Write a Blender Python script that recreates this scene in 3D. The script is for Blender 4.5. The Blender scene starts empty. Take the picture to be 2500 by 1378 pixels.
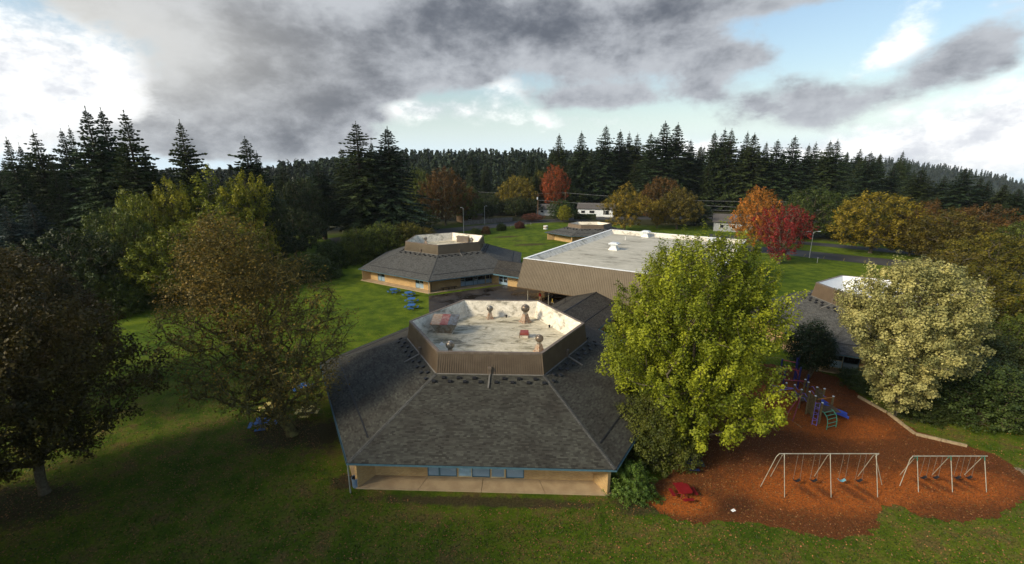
import bpy, math, random
import numpy as np
from mathutils import Vector, Matrix

SC = bpy.context.scene
COL = SC.collection
PI = math.pi
R = math.radians
rnd = random.Random(7)

# ------------------------------------------------------------------ camera
cam_d = bpy.data.cameras.new('camera')
cam_d.sensor_width = 36.0
cam_d.lens = 15.85
cam_d.clip_start = 0.5
cam_d.clip_end = 12000
cam = bpy.data.objects.new('camera', cam_d)
COL.objects.link(cam)
cam.location = (0, 0, 24.2)
cam.rotation_euler = (PI / 2 - 0.254, 0, 0)
SC.camera = cam

# ------------------------------------------------------------------ render / exposure
SC.view_settings.view_transform = 'Standard'
SC.view_settings.look = 'None'
SC.view_settings.exposure = 0.60
SC.view_settings.gamma = 1.0
SC.view_settings.use_curve_mapping = False
cy = SC.cycles
cy.max_bounces = 6
cy.diffuse_bounces = 3
cy.glossy_bounces = 2
cy.transmission_bounces = 3
cy.transparent_max_bounces = 4
cy.volume_bounces = 0
cy.caustics_reflective = False
cy.caustics_refractive = False
cy.use_denoising = True

# ------------------------------------------------------------------ sun
SUN_AZ = math.atan2(-0.80, -0.42)      # bearing of the sun from +Y, clockwise
SUN_EL = R(31)
sun_d = bpy.data.lights.new('sun', 'SUN')
sun_d.energy = 2.8
sun_d.angle = R(11)
sun_d.color = (1.0, 0.90, 0.70)
sun = bpy.data.objects.new('sun', sun_d)
COL.objects.link(sun)
_sd = Vector((math.sin(SUN_AZ) * math.cos(SUN_EL), math.cos(SUN_AZ) * math.cos(SUN_EL), math.sin(SUN_EL)))
sun.rotation_euler = _sd.to_track_quat('Z', 'Y').to_euler()
sun.location = (-60, -30, 80)

# ------------------------------------------------------------------ node helper
class NT:
    def __init__(self, tree):
        self.t = tree
        self.n = tree.nodes
        self.l = tree.links
    def add(self, kind, ins=None, **attrs):
        nd = self.n.new(kind)
        for k, v in attrs.items():
            setattr(nd, k, v)
        for k, v in (ins or {}).items():
            self.set(nd.inputs[k], v)
        return nd
    def set(self, sock, v):
        if isinstance(v, bpy.types.NodeSocket):
            self.l.new(v, sock)
        elif isinstance(v, (tuple, list)) and sock.type == 'RGBA' and len(v) == 3:
            sock.default_value = (*v, 1)
        else:
            sock.default_value = v
    def math(self, op, a, b=None, c=None, clamp=False):
        nd = self.n.new('ShaderNodeMath'); nd.operation = op; nd.use_clamp = clamp
        self.set(nd.inputs[0], a)
        if b is not None: self.set(nd.inputs[1], b)
        if c is not None: self.set(nd.inputs[2], c)
        return nd.outputs[0]
    def noise(self, vec, scale, detail=4, rough=.55, dist=0.0):
        nd = self.add('ShaderNodeTexNoise', {'Scale': scale, 'Detail': detail, 'Roughness': rough, 'Distortion': dist})
        if vec is not None: self.l.new(vec, nd.inputs['Vector'])
        return nd.outputs['Fac']
    def ramp(self, fac, a, b, smooth=True):
        nd = self.n.new('ShaderNodeMapRange'); nd.clamp = True
        if smooth: nd.interpolation_type = 'SMOOTHSTEP'
        self.set(nd.inputs['Value'], fac); nd.inputs['From Min'].default_value = a; nd.inputs['From Max'].default_value = b
        return nd.outputs['Result']
    def mix(self, fac, a, b, blend='MIX'):
        nd = self.n.new('ShaderNodeMix'); nd.data_type = 'RGBA'; nd.blend_type = blend
        self.set(nd.inputs['Factor'], fac)
        ia = [s for s in nd.inputs if s.name == 'A' and s.type == 'RGBA'][0]
        ib = [s for s in nd.inputs if s.name == 'B' and s.type == 'RGBA'][0]
        self.set(ia, a); self.set(ib, b)
        return [s for s in nd.outputs if s.type == 'RGBA'][0]
    def blob(self, vec, loc, size, ang=0.0, hard=False):
        mp = self.n.new('ShaderNodeMapping'); mp.vector_type = 'TEXTURE'
        self.l.new(vec, mp.inputs['Vector'])
        mp.inputs['Location'].default_value = (loc[0], loc[1], 0)
        mp.inputs['Rotation'].default_value = (0, 0, ang)
        mp.inputs['Scale'].default_value = (size[0], size[1], 1)
        dt = self.n.new('ShaderNodeVectorMath'); dt.operation = 'DOT_PRODUCT'
        self.l.new(mp.outputs[0], dt.inputs[0]); self.l.new(mp.outputs[0], dt.inputs[1])
        return self.math('EXPONENT', self.math('MULTIPLY', dt.outputs['Value'], -1.0))

# ------------------------------------------------------------------ world: Nishita sky under broken cloud
world = bpy.data.worlds.new('World')
SC.world = world
world.use_nodes = True
wt = NT(world.node_tree)
wt.n.clear()
tc = wt.add('ShaderNodeTexCoord').outputs['Generated']
sep = wt.add('ShaderNodeSeparateXYZ', {'Vector': tc})
dx, dy, dz = sep.outputs
sky = wt.add('ShaderNodeTexSky', sky_type='NISHITA', sun_disc=False)
sky.sun_elevation = SUN_EL
sky.sun_rotation = SUN_AZ
sky.air_density = 1.3
sky.dust_density = 2.0
sky.ozone_density = 1.5
SKY_STRENGTH = 0.115
skyc = wt.mix(1.0, sky.outputs[0], (SKY_STRENGTH,) * 3, 'MULTIPLY')
az = wt.math('ARCTAN2', dx, dy)
el = wt.math('ARCSINE', dz)
ae = wt.add('ShaderNodeCombineXYZ', {'X': az, 'Y': el, 'Z': 0.0}).outputs[0]
# cloud noise lives on the view direction, flattened so that the cloud stretches along the horizon
st = wt.add('ShaderNodeVectorMath', {0: tc, 1: (1.0, 1.0, 1.75)}, operation='MULTIPLY').outputs[0]
st2 = wt.add('ShaderNodeVectorMath', {0: st, 1: (3.1, 1.7, 0.4)}, operation='ADD').outputs[0]
n_big = wt.noise(st, 2.6, 10, .55, .08)
n_mid = wt.noise(st2, 7.0, 10, .62, .08)
n_fine = wt.noise(st2, 19.0, 8, .66, .05)

def field(blobs, base):
    v = base
    for (a, e, sa, se, ang, amp) in blobs:
        b = wt.blob(ae, (a, e), (sa, se), ang)
        v = wt.math('MULTIPLY_ADD', b, amp, v)
    return v
WHITE = [(-0.767, 0.13, 0.194, 0.092, 0, 0.7), (-0.615, 0.099, 0.116, 0.039, 0, 0.42), (-0.808, 0.042, 0.066, 0.04, 0, 0.3), (0.753, 0.039, 0.122, 0.057, 0, 0.58), (0.66, 0.183, 0.042, 0.032, 0.5, 0.55), (0.78, 0.211, 0.032, 0.025, 0, 0.45), (0.813, 0.059, 0.054, 0.05, 0, 0.45), (0.611, 0.013, 0.207, 0.031, 0, 0.45), (-0.169, 0.11, 0.161, 0.025, 0, 0.45), (-0.017, 0.16, 0.046, 0.034, 0, 0.3), (0.128, 0.085, 0.132, 0.018, 0, 0.28), (0.374, 0.03, 0.223, 0.02, 0, 0.25), (0.559, 0.208, 0.073, 0.033, 0, -0.7), (0.423, 0.114, 0.082, 0.043, 0, -0.35), (-0.086, 0.057, 0.207, 0.018, 0, -0.25)]
DARK = [(-0.387, 0.187, 0.329, 0.07, 0.12, 0.95), (-0.138, 0.256, 0.364, 0.06, 0, 0.9), (-0.445, 0.11, 0.195, 0.056, 0.15, 0.95), (-0.588, 0.234, 0.209, 0.04, -0.1, 0.7), (0.204, 0.219, 0.195, 0.071, 0, 0.9), (0.176, 0.131, 0.151, 0.024, 0, 0.7), (-0.514, 0.039, 0.211, 0.027, 0, 0.95), (0.335, 0.277, 0.246, 0.025, 0, 0.6), (-0.084, 0.175, 0.059, 0.026, 0.3, 0.4), (0.588, 0.267, 0.162, 0.015, 0, 0.5), (0.77, 0.167, 0.052, 0.045, 0.5, 0.62), (0.711, 0.142, 0.063, 0.035, 0.5, 0.48), (0.629, 0.117, 0.078, 0.03, 0.1, 0.5), (0.607, 0.08, 0.045, 0.03, 0, 0.46), (0.541, 0.124, 0.048, 0.033, 0, 0.4), (0.449, 0.188, 0.065, 0.026, 0, 0.55), (0.384, 0.152, 0.05, 0.035, 0.6, 0.36), (0.473, 0.103, 0.059, 0.024, 0, 0.3), (0.545, 0.072, 0.043, 0.024, 0, 0.36), (0.753, 0.086, 0.064, 0.023, 0, 0.25), (0.571, 0.204, 0.067, 0.03, 0, -0.5), (-0.25, 0.115, 0.098, 0.018, 0, -0.35), (-0.709, 0.125, 0.123, 0.064, 0, -0.36)]
wb = field(WHITE, 0.0)
db = field(DARK + [(-.35, .42, .9, .12, 0, .5)], 0.0)
nmix = wt.math('MULTIPLY_ADD', n_fine, .35, wt.math('MULTIPLY', n_mid, .65))
cen = wt.math('SUBTRACT', nmix, .5)
nw = wt.math('MULTIPLY_ADD', cen, 1.9, wb)
nall = wt.math('SUBTRACT', wt.math('MULTIPLY_ADD', n_big, .5, wt.math('MULTIPLY', nmix, .5)), .5)
nd_ = wt.math('MULTIPLY_ADD', nall, 2.7, db)
wfac = wt.ramp(nw, .04, .66)
dfac = wt.ramp(nd_, .14, .56)
# body of the grey cloud: thicker where the field is higher, torn and billowed by the noise
dshade = wt.ramp(wt.math('ADD', wt.math('MULTIPLY', nd_, .55), wt.math('MULTIPLY', wt.math('SUBTRACT', n_mid, .5), 2.0)), .02, 1.10)
dcol = wt.mix(dshade, (0.36, 0.38, 0.41), (0.098, 0.110, 0.134))
lit = wt.blob(ae, (-0.80, .19), (.34, .12), 0)
dcol = wt.mix(wt.math('MULTIPLY', lit, .68), dcol, (0.56, 0.55, 0.51))
wcol = wt.mix(wt.ramp(nmix, .40, .62), (0.50, 0.52, 0.56), (0.90, 0.90, 0.88))
horizon = wt.ramp(el, .15, -.02)
skyc = wt.mix(wt.math('MULTIPLY', horizon, .85), skyc, (0.62, 0.77, 0.87))
c1 = wt.mix(wfac, skyc, wcol)
c2 = wt.mix(dfac, c1, dcol)
bg = wt.add('ShaderNodeBackground', {'Color': c2, 'Strength': 1.0})
wo = wt.add('ShaderNodeOutputWorld')
wt.l.new(bg.outputs[0], wo.inputs[0])
world.cycles.sampling_method = 'MANUAL'
world.cycles.sample_map_resolution = 512

# ------------------------------------------------------------------ materials
MATS = {}
def material(name):
    m = bpy.data.materials.new(name)
    m.use_nodes = True
    t = NT(m.node_tree)
    b = t.n['Principled BSDF']
    MATS[name] = m
    return m, t, b

def simple(name, col, rough=.75, spec=.3, metal=0.0, var=None, vscale=3.0, bump=0.0, bscale=30.0, bdist=.01):
    m, t, b = material(name)
    co = t.add('ShaderNodeTexCoord').outputs['Object']
    b.inputs['Roughness'].default_value = rough
    b.inputs['Specular IOR Level'].default_value = spec
    b.inputs['Metallic'].default_value = metal
    if var is not None:
        f = t.ramp(t.noise(co, vscale, 6, .65), .35, .68)
        t.set(b.inputs['Base Color'], t.mix(f, col, var))
    else:
        f = t.ramp(t.noise(co, vscale, 5, .6), .3, .7)
        t.set(b.inputs['Base Color'], t.mix(f, tuple(c * .8 for c in col), tuple(min(1, c * 1.12) for c in col)))
    if bump:
        bn = t.add('ShaderNodeBump', {'Strength': bump, 'Distance': bdist, 'Height': t.noise(co, bscale, 5, .6)})
        t.l.new(bn.outputs[0], b.inputs['Normal'])
    return m

simple('blue_trim', (.055, .115, .145), .55, .35, var=(.075, .15, .18))
simple('blue_panel', (.20, .29, .36), .5, .35, var=(.25, .34, .41), vscale=1.2)
simple('pale_blue', (.30, .45, .55), .5, .35)
simple('frame_cream', (.50, .45, .30), .6, .3)
simple('gutter_grey', (.20, .22, .21), .5, .4, var=(.28, .27, .22))
simple('flash_dull', (.115, .105, .09), .6, .3, var=(.16, .15, .13))
simple('concrete', (.33, .235, .135), .9, .2, var=(.42, .31, .18), vscale=.9, bump=.25, bscale=40)
simple('concrete_dark', (.16, .12, .085), .9, .2, var=(.23, .17, .11), vscale=.8, bump=.2, bscale=40)
simple('coping_brown', (.11, .082, .06), .5, .4, var=(.16, .125, .095))
simple('galvanised', (.36, .35, .32), .38, .5, .75, var=(.20, .15, .10), vscale=2.5)
simple('galvanised_dark', (.17, .16, .145), .4, .5, .7, var=(.26, .18, .11), vscale=3)
simple('rust_patch', (.23, .055, .045), .6, .3, var=(.33, .20, .17), vscale=2)
simple('rust_base', (.36, .29, .22), .7, .3, var=(.27, .14, .07), vscale=3.5)
simple('vent_red', (.20, .035, .03), .5, .4, var=(.27, .08, .06))
simple('vent_black', (.012, .012, .013), .55, .35)
simple('white_paint', (.72, .71, .66), .6, .3, var=(.58, .56, .50))
simple('white_metal', (.66, .68, .68), .4, .45, var=(.52, .56, .58))
simple('wood_dark', (.085, .055, .03), .85, .2, var=(.14, .095, .055), vscale=5, bump=.4, bscale=20)
simple('wood_post', (.16, .125, .055), .85, .2, var=(.10, .075, .04), vscale=5, bump=.4, bscale=25)
simple('wood_pale', (.33, .25, .15), .85, .2, var=(.22, .16, .09), vscale=4, bump=.3, bscale=20)
simple('wood_fence', (.12, .10, .085), .9, .15, var=(.19, .165, .14), vscale=1.2)
simple('table_blue', (.02, .10, .30), .45, .4)
simple('table_navy', (.012, .022, .075), .45, .4)
simple('table_red', (.17, .008, .011), .45, .4)
simple('table_yellow', (.72, .56, .14), .5, .4, var=(.60, .45, .10))
simple('steel_pale', (.40, .37, .29), .4, .5, .3, var=(.30, .28, .21))
simple('steel_green', (.03, .13, .09), .45, .4)
simple('ladder_green', (.07, .28, .17), .45, .4)
simple('purple', (.17, .12, .36), .45, .4)
simple('play_blue', (.035, .075, .38), .35, .5)
simple('play_navy', (.018, .022, .12), .4, .4)
simple('play_red', (.26, .03, .05), .45, .4)
simple('play_orange', (.45, .16, .02), .5, .4)
simple('rubber', (.012, .012, .014), .6, .3)
simple('chain', (.20, .18, .15), .5, .4, .5)
simple('seat_teal', (.12, .30, .36), .5, .4)
simple('glass_dark', (.016, .018, .02), .08, .6)
simple('door_white', (.50, .58, .62), .5, .4)
simple('lamp_grey', (.45, .45, .42), .45, .4, .3)
simple('bin_blue', (.10, .17, .26), .6, .3, var=(.20, .24, .28))
simple('pole_wood', (.22, .125, .07), .85, .2, var=(.15, .09, .05))
simple('wire', (.20, .20, .19), .5, .4)
simple('house_white', (.70, .72, .72), .7, .3)
simple('house_grey', (.30, .31, .31), .7, .3)
simple('house_roof', (.075, .065, .06), .9, .2, var=(.11, .10, .09))
simple('yard_paint', (.42, .33, .07), .8, .2, var=(.10, .08, .03), vscale=2)
simple('paper', (.80, .80, .78), .8, .2)
simple('skin', (.45, .26, .18), .6, .3)
simple('jacket_red', (.42, .025, .02), .75, .2)
simple('cloth_dark', (.018, .018, .022), .85, .2)
simple('cloth_yellow', (.50, .34, .06), .8, .2)
simple('soffit', (.30, .26, .19), .8, .2)
simple('bark', (.075, .058, .040), .95, .1, var=(.12, .105, .065), vscale=4, bump=.6, bscale=14, bdist=.03)
simple('bark_moss', (.065, .050, .024), .95, .1, var=(.16, .145, .050), vscale=2.5, bump=.6, bscale=14, bdist=.03)
simple('bark_pale', (.20, .165, .12), .95, .1, var=(.13, .11, .075), vscale=3, bump=.5, bscale=14, bdist=.03)
simple('bark_conifer', (.05, .038, .027), .95, .1, var=(.085, .065, .045), vscale=2)
simple('moss_twig', (.14, .135, .050), .95, .1, var=(.085, .072, .035), vscale=3)

def leaf_material(name, trans=.30, lo=.52, hi=1.45, shift=.18):
    m, t, b = material(name)
    oi = t.add('ShaderNodeObjectInfo')
    at = t.add('ShaderNodeAttribute', attribute_name='tint')
    f = at.outputs['Fac']
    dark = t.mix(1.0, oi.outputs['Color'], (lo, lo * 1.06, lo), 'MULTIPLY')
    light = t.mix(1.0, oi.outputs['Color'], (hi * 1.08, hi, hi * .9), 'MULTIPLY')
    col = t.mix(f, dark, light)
    hsv = t.add('ShaderNodeHueSaturation', {'Color': col, 'Hue': t.math('MULTIPLY_ADD', at.outputs['Fac'], -.022 * shift / .18, .511), 'Saturation': 1.0, 'Value': 1.0})
    col = hsv.outputs[0]
    t.set(b.inputs['Base Color'], col)
    b.inputs['Roughness'].default_value = .55
    b.inputs['Specular IOR Level'].default_value = .22
    tr = t.add('ShaderNodeBsdfTranslucent', {'Color': col})
    mx = t.add('ShaderNodeMixShader', {0: trans})
    t.l.new(b.outputs[0], mx.inputs[1]); t.l.new(tr.outputs[0], mx.inputs[2])
    t.l.new(mx.outputs[0], t.n['Material Output'].inputs['Surface'])
    return m
leaf_material('leaf', .28, .42, 1.5, shift=.10)
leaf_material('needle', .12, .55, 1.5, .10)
leaf_material('litter', .10, .35, 1.5, .3)

def pos_node(t):
    return t.add('ShaderNodeNewGeometry').outputs['Position']

# lawn / ground: grass, thin and worn patches, forest litter
m, t, b = material('lawn')
p = pos_node(t)
n1 = t.noise(p, .07, 5, .6); n2 = t.noise(p, .42, 6, .65); n3 = t.noise(p, 6.0, 5, .7); n4 = t.noise(p, 1.6, 6, .7)
g = t.mix(t.ramp(n2, .34, .66), (.046, .080, .004), (.106, .154, .006))
g = t.mix(t.ramp(n1, .35, .66), t.mix(1.0, g, (.74, .80, .8), 'MULTIPLY'), t.mix(1.0, g, (1.22, 1.10, 1.0), 'MULTIPLY'))
g = t.mix(t.ramp(n3, .30, .72), t.mix(1.0, g, (.72, .74, .7), 'MULTIPLY'), t.mix(1.0, g, (1.2, 1.18, 1.1), 'MULTIPLY'))
# dry, thin grass that shows soil
front = t.ramp(t.add('ShaderNodeSeparateXYZ', {'Vector': p}).outputs['Y'], 62.0, 36.0)
dry = t.math('MULTIPLY', t.ramp(t.math('ADD', n2, t.math('MULTIPLY', n4, .5)), .67, .93), t.math('MULTIPLY_ADD', front, .85, .12))
g = t.mix(dry, g, t.mix(t.ramp(n3, .3, .7), (.070, .048, .014), (.135, .098, .030)))
soil = None
def acc(a, bb):
    return bb if a is None else t.math('MAXIMUM', a, bb)
for (x, y, sx, sy, an) in [(-2.0, 28.3, 12, .75, -.04), (-13.2, 30.5, 1.6, 1.2, 0), (9.5, 28.2, 3.0, 1.6, .1), (-17.5, 37.0, 3.2, 3.4, .3),
                           (-14.2, 40, 1.3, 8, .25), (-21, 37, 4.5, 3.5, 0), (-36, 28, 6, 3.2, 0), (40.5, 31.0, 3.2, .8, -.3),
                           (5.8, 140, 7.5, 2.6, .25), (-2.0, 156, 6.5, 2.2, .3), (2, 147, 4, 1, .2)]:
    soil = acc(soil, t.blob(p, (x, y), (sx, sy), an))
sf = t.ramp(t.math('ADD', soil, t.math('MULTIPLY', t.math('SUBTRACT', n4, .5), 1.3)), .42, .80)
g = t.mix(t.math('MULTIPLY', sf, .85), g, t.mix(t.ramp(n3, .3, .7), (.030, .020, .011), (.070, .048, .024)))
# forest floor away from the mown lawn
wood = None
for (x, y, sx, sy, an) in [(-150, 130, 92, 78, .55), (-80, 210, 70, 60, 0), (60, 330, 260, 105, 0), (150, 250, 90, 80, 0), (-60, 320, 160, 90, 0), (180, 170, 70, 60, 0), (75, 215, 80, 36, 0), (-20, 218, 50, 30, 0), (125, 160, 40, 28, -.6)]:
    wood = acc(wood, t.blob(p, (x, y), (sx, sy), an))
far = t.ramp(t.add('ShaderNodeVectorMath', {0: p}, operation='LENGTH').outputs['Value'], 260, 330)
wf = t.math('MAXIMUM', t.ramp(t.math('ADD', wood, t.math('MULTIPLY', t.math('SUBTRACT', n2, .5), .35)), .38, .58), far)
g = t.mix(wf, g, t.mix(n2, (.018, .020, .008), (.045, .042, .016)))
t.set(b.inputs['Base Color'], g)
b.inputs['Roughness'].default_value = .95
b.inputs['Specular IOR Level'].default_value = .12
bn = t.add('ShaderNodeBump', {'Strength': .7, 'Distance': .06, 'Height': t.math('MULTIPLY_ADD', t.noise(p, 14, 4, .7), .5, n3)})
t.l.new(bn.outputs[0], b.inputs['Normal'])

# bark mulch
m, t, b = material('mulch')
p = pos_node(t)
n1 = t.noise(p, .35, 6, .6); n3 = t.noise(p, 9.0, 5, .75); n4 = t.noise(p, 1.2, 6, .7)
c0 = t.mix(t.ramp(n3, .28, .72), (.14, .037, .008), (.46, .122, .017))
dark = t.mix(t.ramp(n3, .28, .72), (.046, .017, .006), (.17, .055, .013))
fresh = None
for (x, y, sx, sy) in [(24.5, 29.6, 7.5, 2.6), (34, 30.2, 5.5, 2.2), (31, 38.2, 5, 2.2), (12.5, 28.2, 2.6, 1.3), (30, 44, 5.0, 3.2), (27.5, 41, 3, 4)]:
    bl = t.blob(p, (x, y), (sx, sy)); fresh = bl if fresh is None else t.math('MAXIMUM', fresh, bl)
ff = t.ramp(t.math('ADD', fresh, t.math('MULTIPLY', t.math('SUBTRACT', n4, .5), .9)), .10, .75)
c1 = t.mix(ff, dark, c0)
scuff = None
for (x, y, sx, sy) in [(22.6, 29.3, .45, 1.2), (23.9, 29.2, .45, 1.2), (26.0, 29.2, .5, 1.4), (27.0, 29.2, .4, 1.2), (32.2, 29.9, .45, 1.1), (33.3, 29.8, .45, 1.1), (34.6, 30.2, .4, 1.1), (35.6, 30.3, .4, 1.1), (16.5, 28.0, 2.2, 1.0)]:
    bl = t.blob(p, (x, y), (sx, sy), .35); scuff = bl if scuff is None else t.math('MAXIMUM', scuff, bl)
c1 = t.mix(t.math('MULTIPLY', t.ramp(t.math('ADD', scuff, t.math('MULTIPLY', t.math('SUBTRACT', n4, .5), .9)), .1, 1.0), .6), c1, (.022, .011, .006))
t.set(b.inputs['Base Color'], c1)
b.inputs['Roughness'].default_value = .9
b.inputs['Specular IOR Level'].default_value = .15
bn = t.add('ShaderNodeBump', {'Strength': .8, 'Distance': .05, 'Height': n3})
t.l.new(bn.outputs[0], b.inputs['Normal'])

# wet asphalt
m, t, b = material('asphalt')
p = pos_node(t)
n1 = t.noise(p, .25, 6, .6); n3 = t.noise(p, 20, 3, .7)
t.set(b.inputs['Base Color'], t.mix(t.ramp(n1, .35, .65), (.012, .010, .009), t.mix(n3, (.030, .024, .019), (.05, .042, .034))))
t.set(b.inputs['Roughness'], t.ramp(n1, .30, .75))
b.inputs['Specular IOR Level'].default_value = .25
m, t, b = material('road')
p = pos_node(t)
n1 = t.noise(p, .12, 6, .6)
t.set(b.inputs['Base Color'], t.mix(t.ramp(n1, .35, .65), (.022, .021, .020), (.045, .042, .038)))
b.inputs['Roughness'].default_value = .75

# asphalt shingle roof; facet space: X along the eave, Y up the slope (metres)
def shingle_mat(name, tint):
    m, t, b = material(name)
    co = t.add('ShaderNodeTexCoord').outputs['UV']
    mp = t.add('ShaderNodeMapping', {'Vector': co})
    br = t.add('ShaderNodeTexBrick', {'Vector': mp.outputs[0], 'Scale': 1.0, 'Mortar Size': .012, 'Mortar Smooth': .3, 'Bias': 0.0, 'Brick Width': .34, 'Row Height': .165,
                                      'Color1': (0, 0, 0), 'Color2': (1, 1, 1), 'Mortar': (0, 0, 0)})
    br.offset = .5
    n = t.noise(co, .5, 6, .6); n2 = t.noise(co, 22, 3, .7)
    a, c, d = tint
    col = t.mix(br.outputs['Color'], a, c)
    col = t.mix(t.ramp(n, .40, .72), col, t.mix(1.0, col, d, 'MULTIPLY'))
    col = t.mix(t.math('MULTIPLY', br.outputs['Fac'], .75), col, (.012, .011, .010))
    col = t.mix(t.math('MULTIPLY', n2, .35), col, t.mix(1.0, col, (.5, .5, .5), 'MULTIPLY'))
    t.set(b.inputs['Base Color'], col)
    b.inputs['Roughness'].default_value = .82
    b.inputs['Specular IOR Level'].default_value = .25
    h = t.math('SUBTRACT', t.math('MULTIPLY', n2, .3), br.outputs['Fac'])
    bn = t.add('ShaderNodeBump', {'Strength': .6, 'Distance': .02, 'Height': h})
    t.l.new(bn.outputs[0], b.inputs['Normal'])
shingle_mat('shingle_sheet', ((.030, .026, .020), (.080, .072, .056), (.72, .66, .62)))
shingle_mat('shingle_grey', ((.062, .060, .053), (.118, .115, .102), (.8, .78, .75)))
m, t, b = material('shingle_tab')
at = t.add('ShaderNodeAttribute', attribute_name='tint').outputs['Fac']
p = pos_node(t)
n = t.noise(p, .45, 6, .6); n2 = t.noise(p, 22, 3, .7)
col = t.mix(at, (.032, .030, .023), (.082, .080, .063))
col = t.mix(t.ramp(n, .40, .72), col, t.mix(1.0, col, (.68, .63, .62), 'MULTIPLY'))
col = t.mix(t.math('MULTIPLY', n2, .4), col, t.mix(1.0, col, (.5, .5, .5), 'MULTIPLY'))
t.set(b.inputs['Base Color'], col)
b.inputs['Roughness'].default_value = .82
b.inputs['Specular IOR Level'].default_value = .25

# stained white membrane
def membrane(name, a, c, dirt, amt, scale=.35):
    m, t, b = material(name)
    co = t.add('ShaderNodeTexCoord').outputs['Object']
    mp = t.add('ShaderNodeMapping', {'Vector': co}); mp.inputs['Scale'].default_value = (1, 2.0, 1)
    n1 = t.noise(mp.outputs[0], scale, 8, .68, .8); n2 = t.noise(mp.outputs[0], scale * 5, 6, .65, .6); n3 = t.noise(co, .25, 4, .6)
    col = t.mix(t.ramp(n2, .35, .65), a, c)
    f = t.ramp(t.math('ADD', n1, t.math('MULTIPLY', t.math('SUBTRACT', n2, .5), .5)), .46 + .1 * (1 - amt), .66)
    col = t.mix(t.math('MULTIPLY', f, amt), col, t.mix(t.ramp(n3, .4, .6), dirt, (.10, .085, .05)))
    t.set(b.inputs['Base Color'], col)
    t.set(b.inputs['Roughness'], t.math('MULTIPLY_ADD', n1, .5, .25))
    b.inputs['Specular IOR Level'].default_value = .35
    bn = t.add('ShaderNodeBump', {'Strength': .25, 'Distance': .05, 'Height': n2})
    t.l.new(bn.outputs[0], b.inputs['Normal'])
membrane('membrane', (.44, .38, .25), (.66, .59, .44), (.11, .09, .035), .92, .40)
membrane('membrane_wall', (.56, .50, .39), (.76, .70, .58), (.20, .16, .08), .75, .45)
membrane('membrane_clean', (.76, .76, .74), (.82, .82, .80), (.6, .58, .52), .3)
membrane('gym_roof', (.40, .365, .28), (.52, .48, .38), (.26, .24, .18), .7, .15)

# brown standing-seam metal
simple('siding_brown', (.125, .088, .055), .5, .4, var=(.155, .112, .072), vscale=1.0)
simple('siding_gym', (.128, .096, .058), .5, .4, var=(.15, .115, .072), vscale=.6)

# tan brick; object space X along the wall, Z up
m, t, b = material('brick')
co = t.add('ShaderNodeTexCoord').outputs['Object']
sp = t.add('ShaderNodeSeparateXYZ', {'Vector': co})
cb = t.add('ShaderNodeCombineXYZ', {'X': t.math('ADD', sp.outputs['X'], sp.outputs['Y']), 'Y': sp.outputs['Z'], 'Z': 0.0})
br = t.add('ShaderNodeTexBrick', {'Vector': cb.outputs[0], 'Scale': 1.0, 'Mortar Size': .012, 'Brick Width': .21, 'Row Height': .075,
                                  'Color1': (.44, .25, .075), 'Color2': (.57, .36, .125), 'Mortar': (.40, .31, .19)})
n = t.noise(co, .8, 5, .6)
t.set(b.inputs['Base Color'], t.mix(t.ramp(n, .3, .7), t.mix(1.0, br.outputs['Color'], (.82, .80, .78), 'MULTIPLY'), br.outputs['Color']))
b.inputs['Roughness'].default_value = .9
bn = t.add('ShaderNodeBump', {'Strength': .5, 'Distance': .01, 'Height': t.math('SUBTRACT', 1.0, br.outputs['Fac'])})
t.l.new(bn.outputs[0], b.inputs['Normal'])
simple('hill_far', (.030, .040, .030), .95, .1, var=(.05, .06, .04), vscale=.02)

# ------------------------------------------------------------------ mesh helpers
def mesh_np(name, V, F, mats, tint=None, midx=None, smooth=False):
    V = np.asarray(V, np.float32); F = np.asarray(F, np.int32)
    k = F.shape[1]
    me = bpy.data.meshes.new(name)
    me.vertices.add(len(V)); me.vertices.foreach_set('co', V.ravel())
    me.loops.add(F.size); me.loops.foreach_set('vertex_index', F.ravel())
    me.polygons.add(len(F))
    me.polygons.foreach_set('loop_start', np.arange(0, F.size, k, dtype=np.int32))
    if midx is not None: me.polygons.foreach_set('material_index', np.asarray(midx, np.int32))
    if smooth: me.polygons.foreach_set('use_smooth', np.ones(len(F), bool))
    for mm in (mats if isinstance(mats, (list, tuple)) else [mats]):
        me.materials.append(MATS[mm])
    me.update(calc_edges=True)
    if tint is not None:
        a = me.attributes.new('tint', 'FLOAT', 'FACE'); a.data.foreach_set('value', np.asarray(tint, np.float32))
    return me

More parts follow.
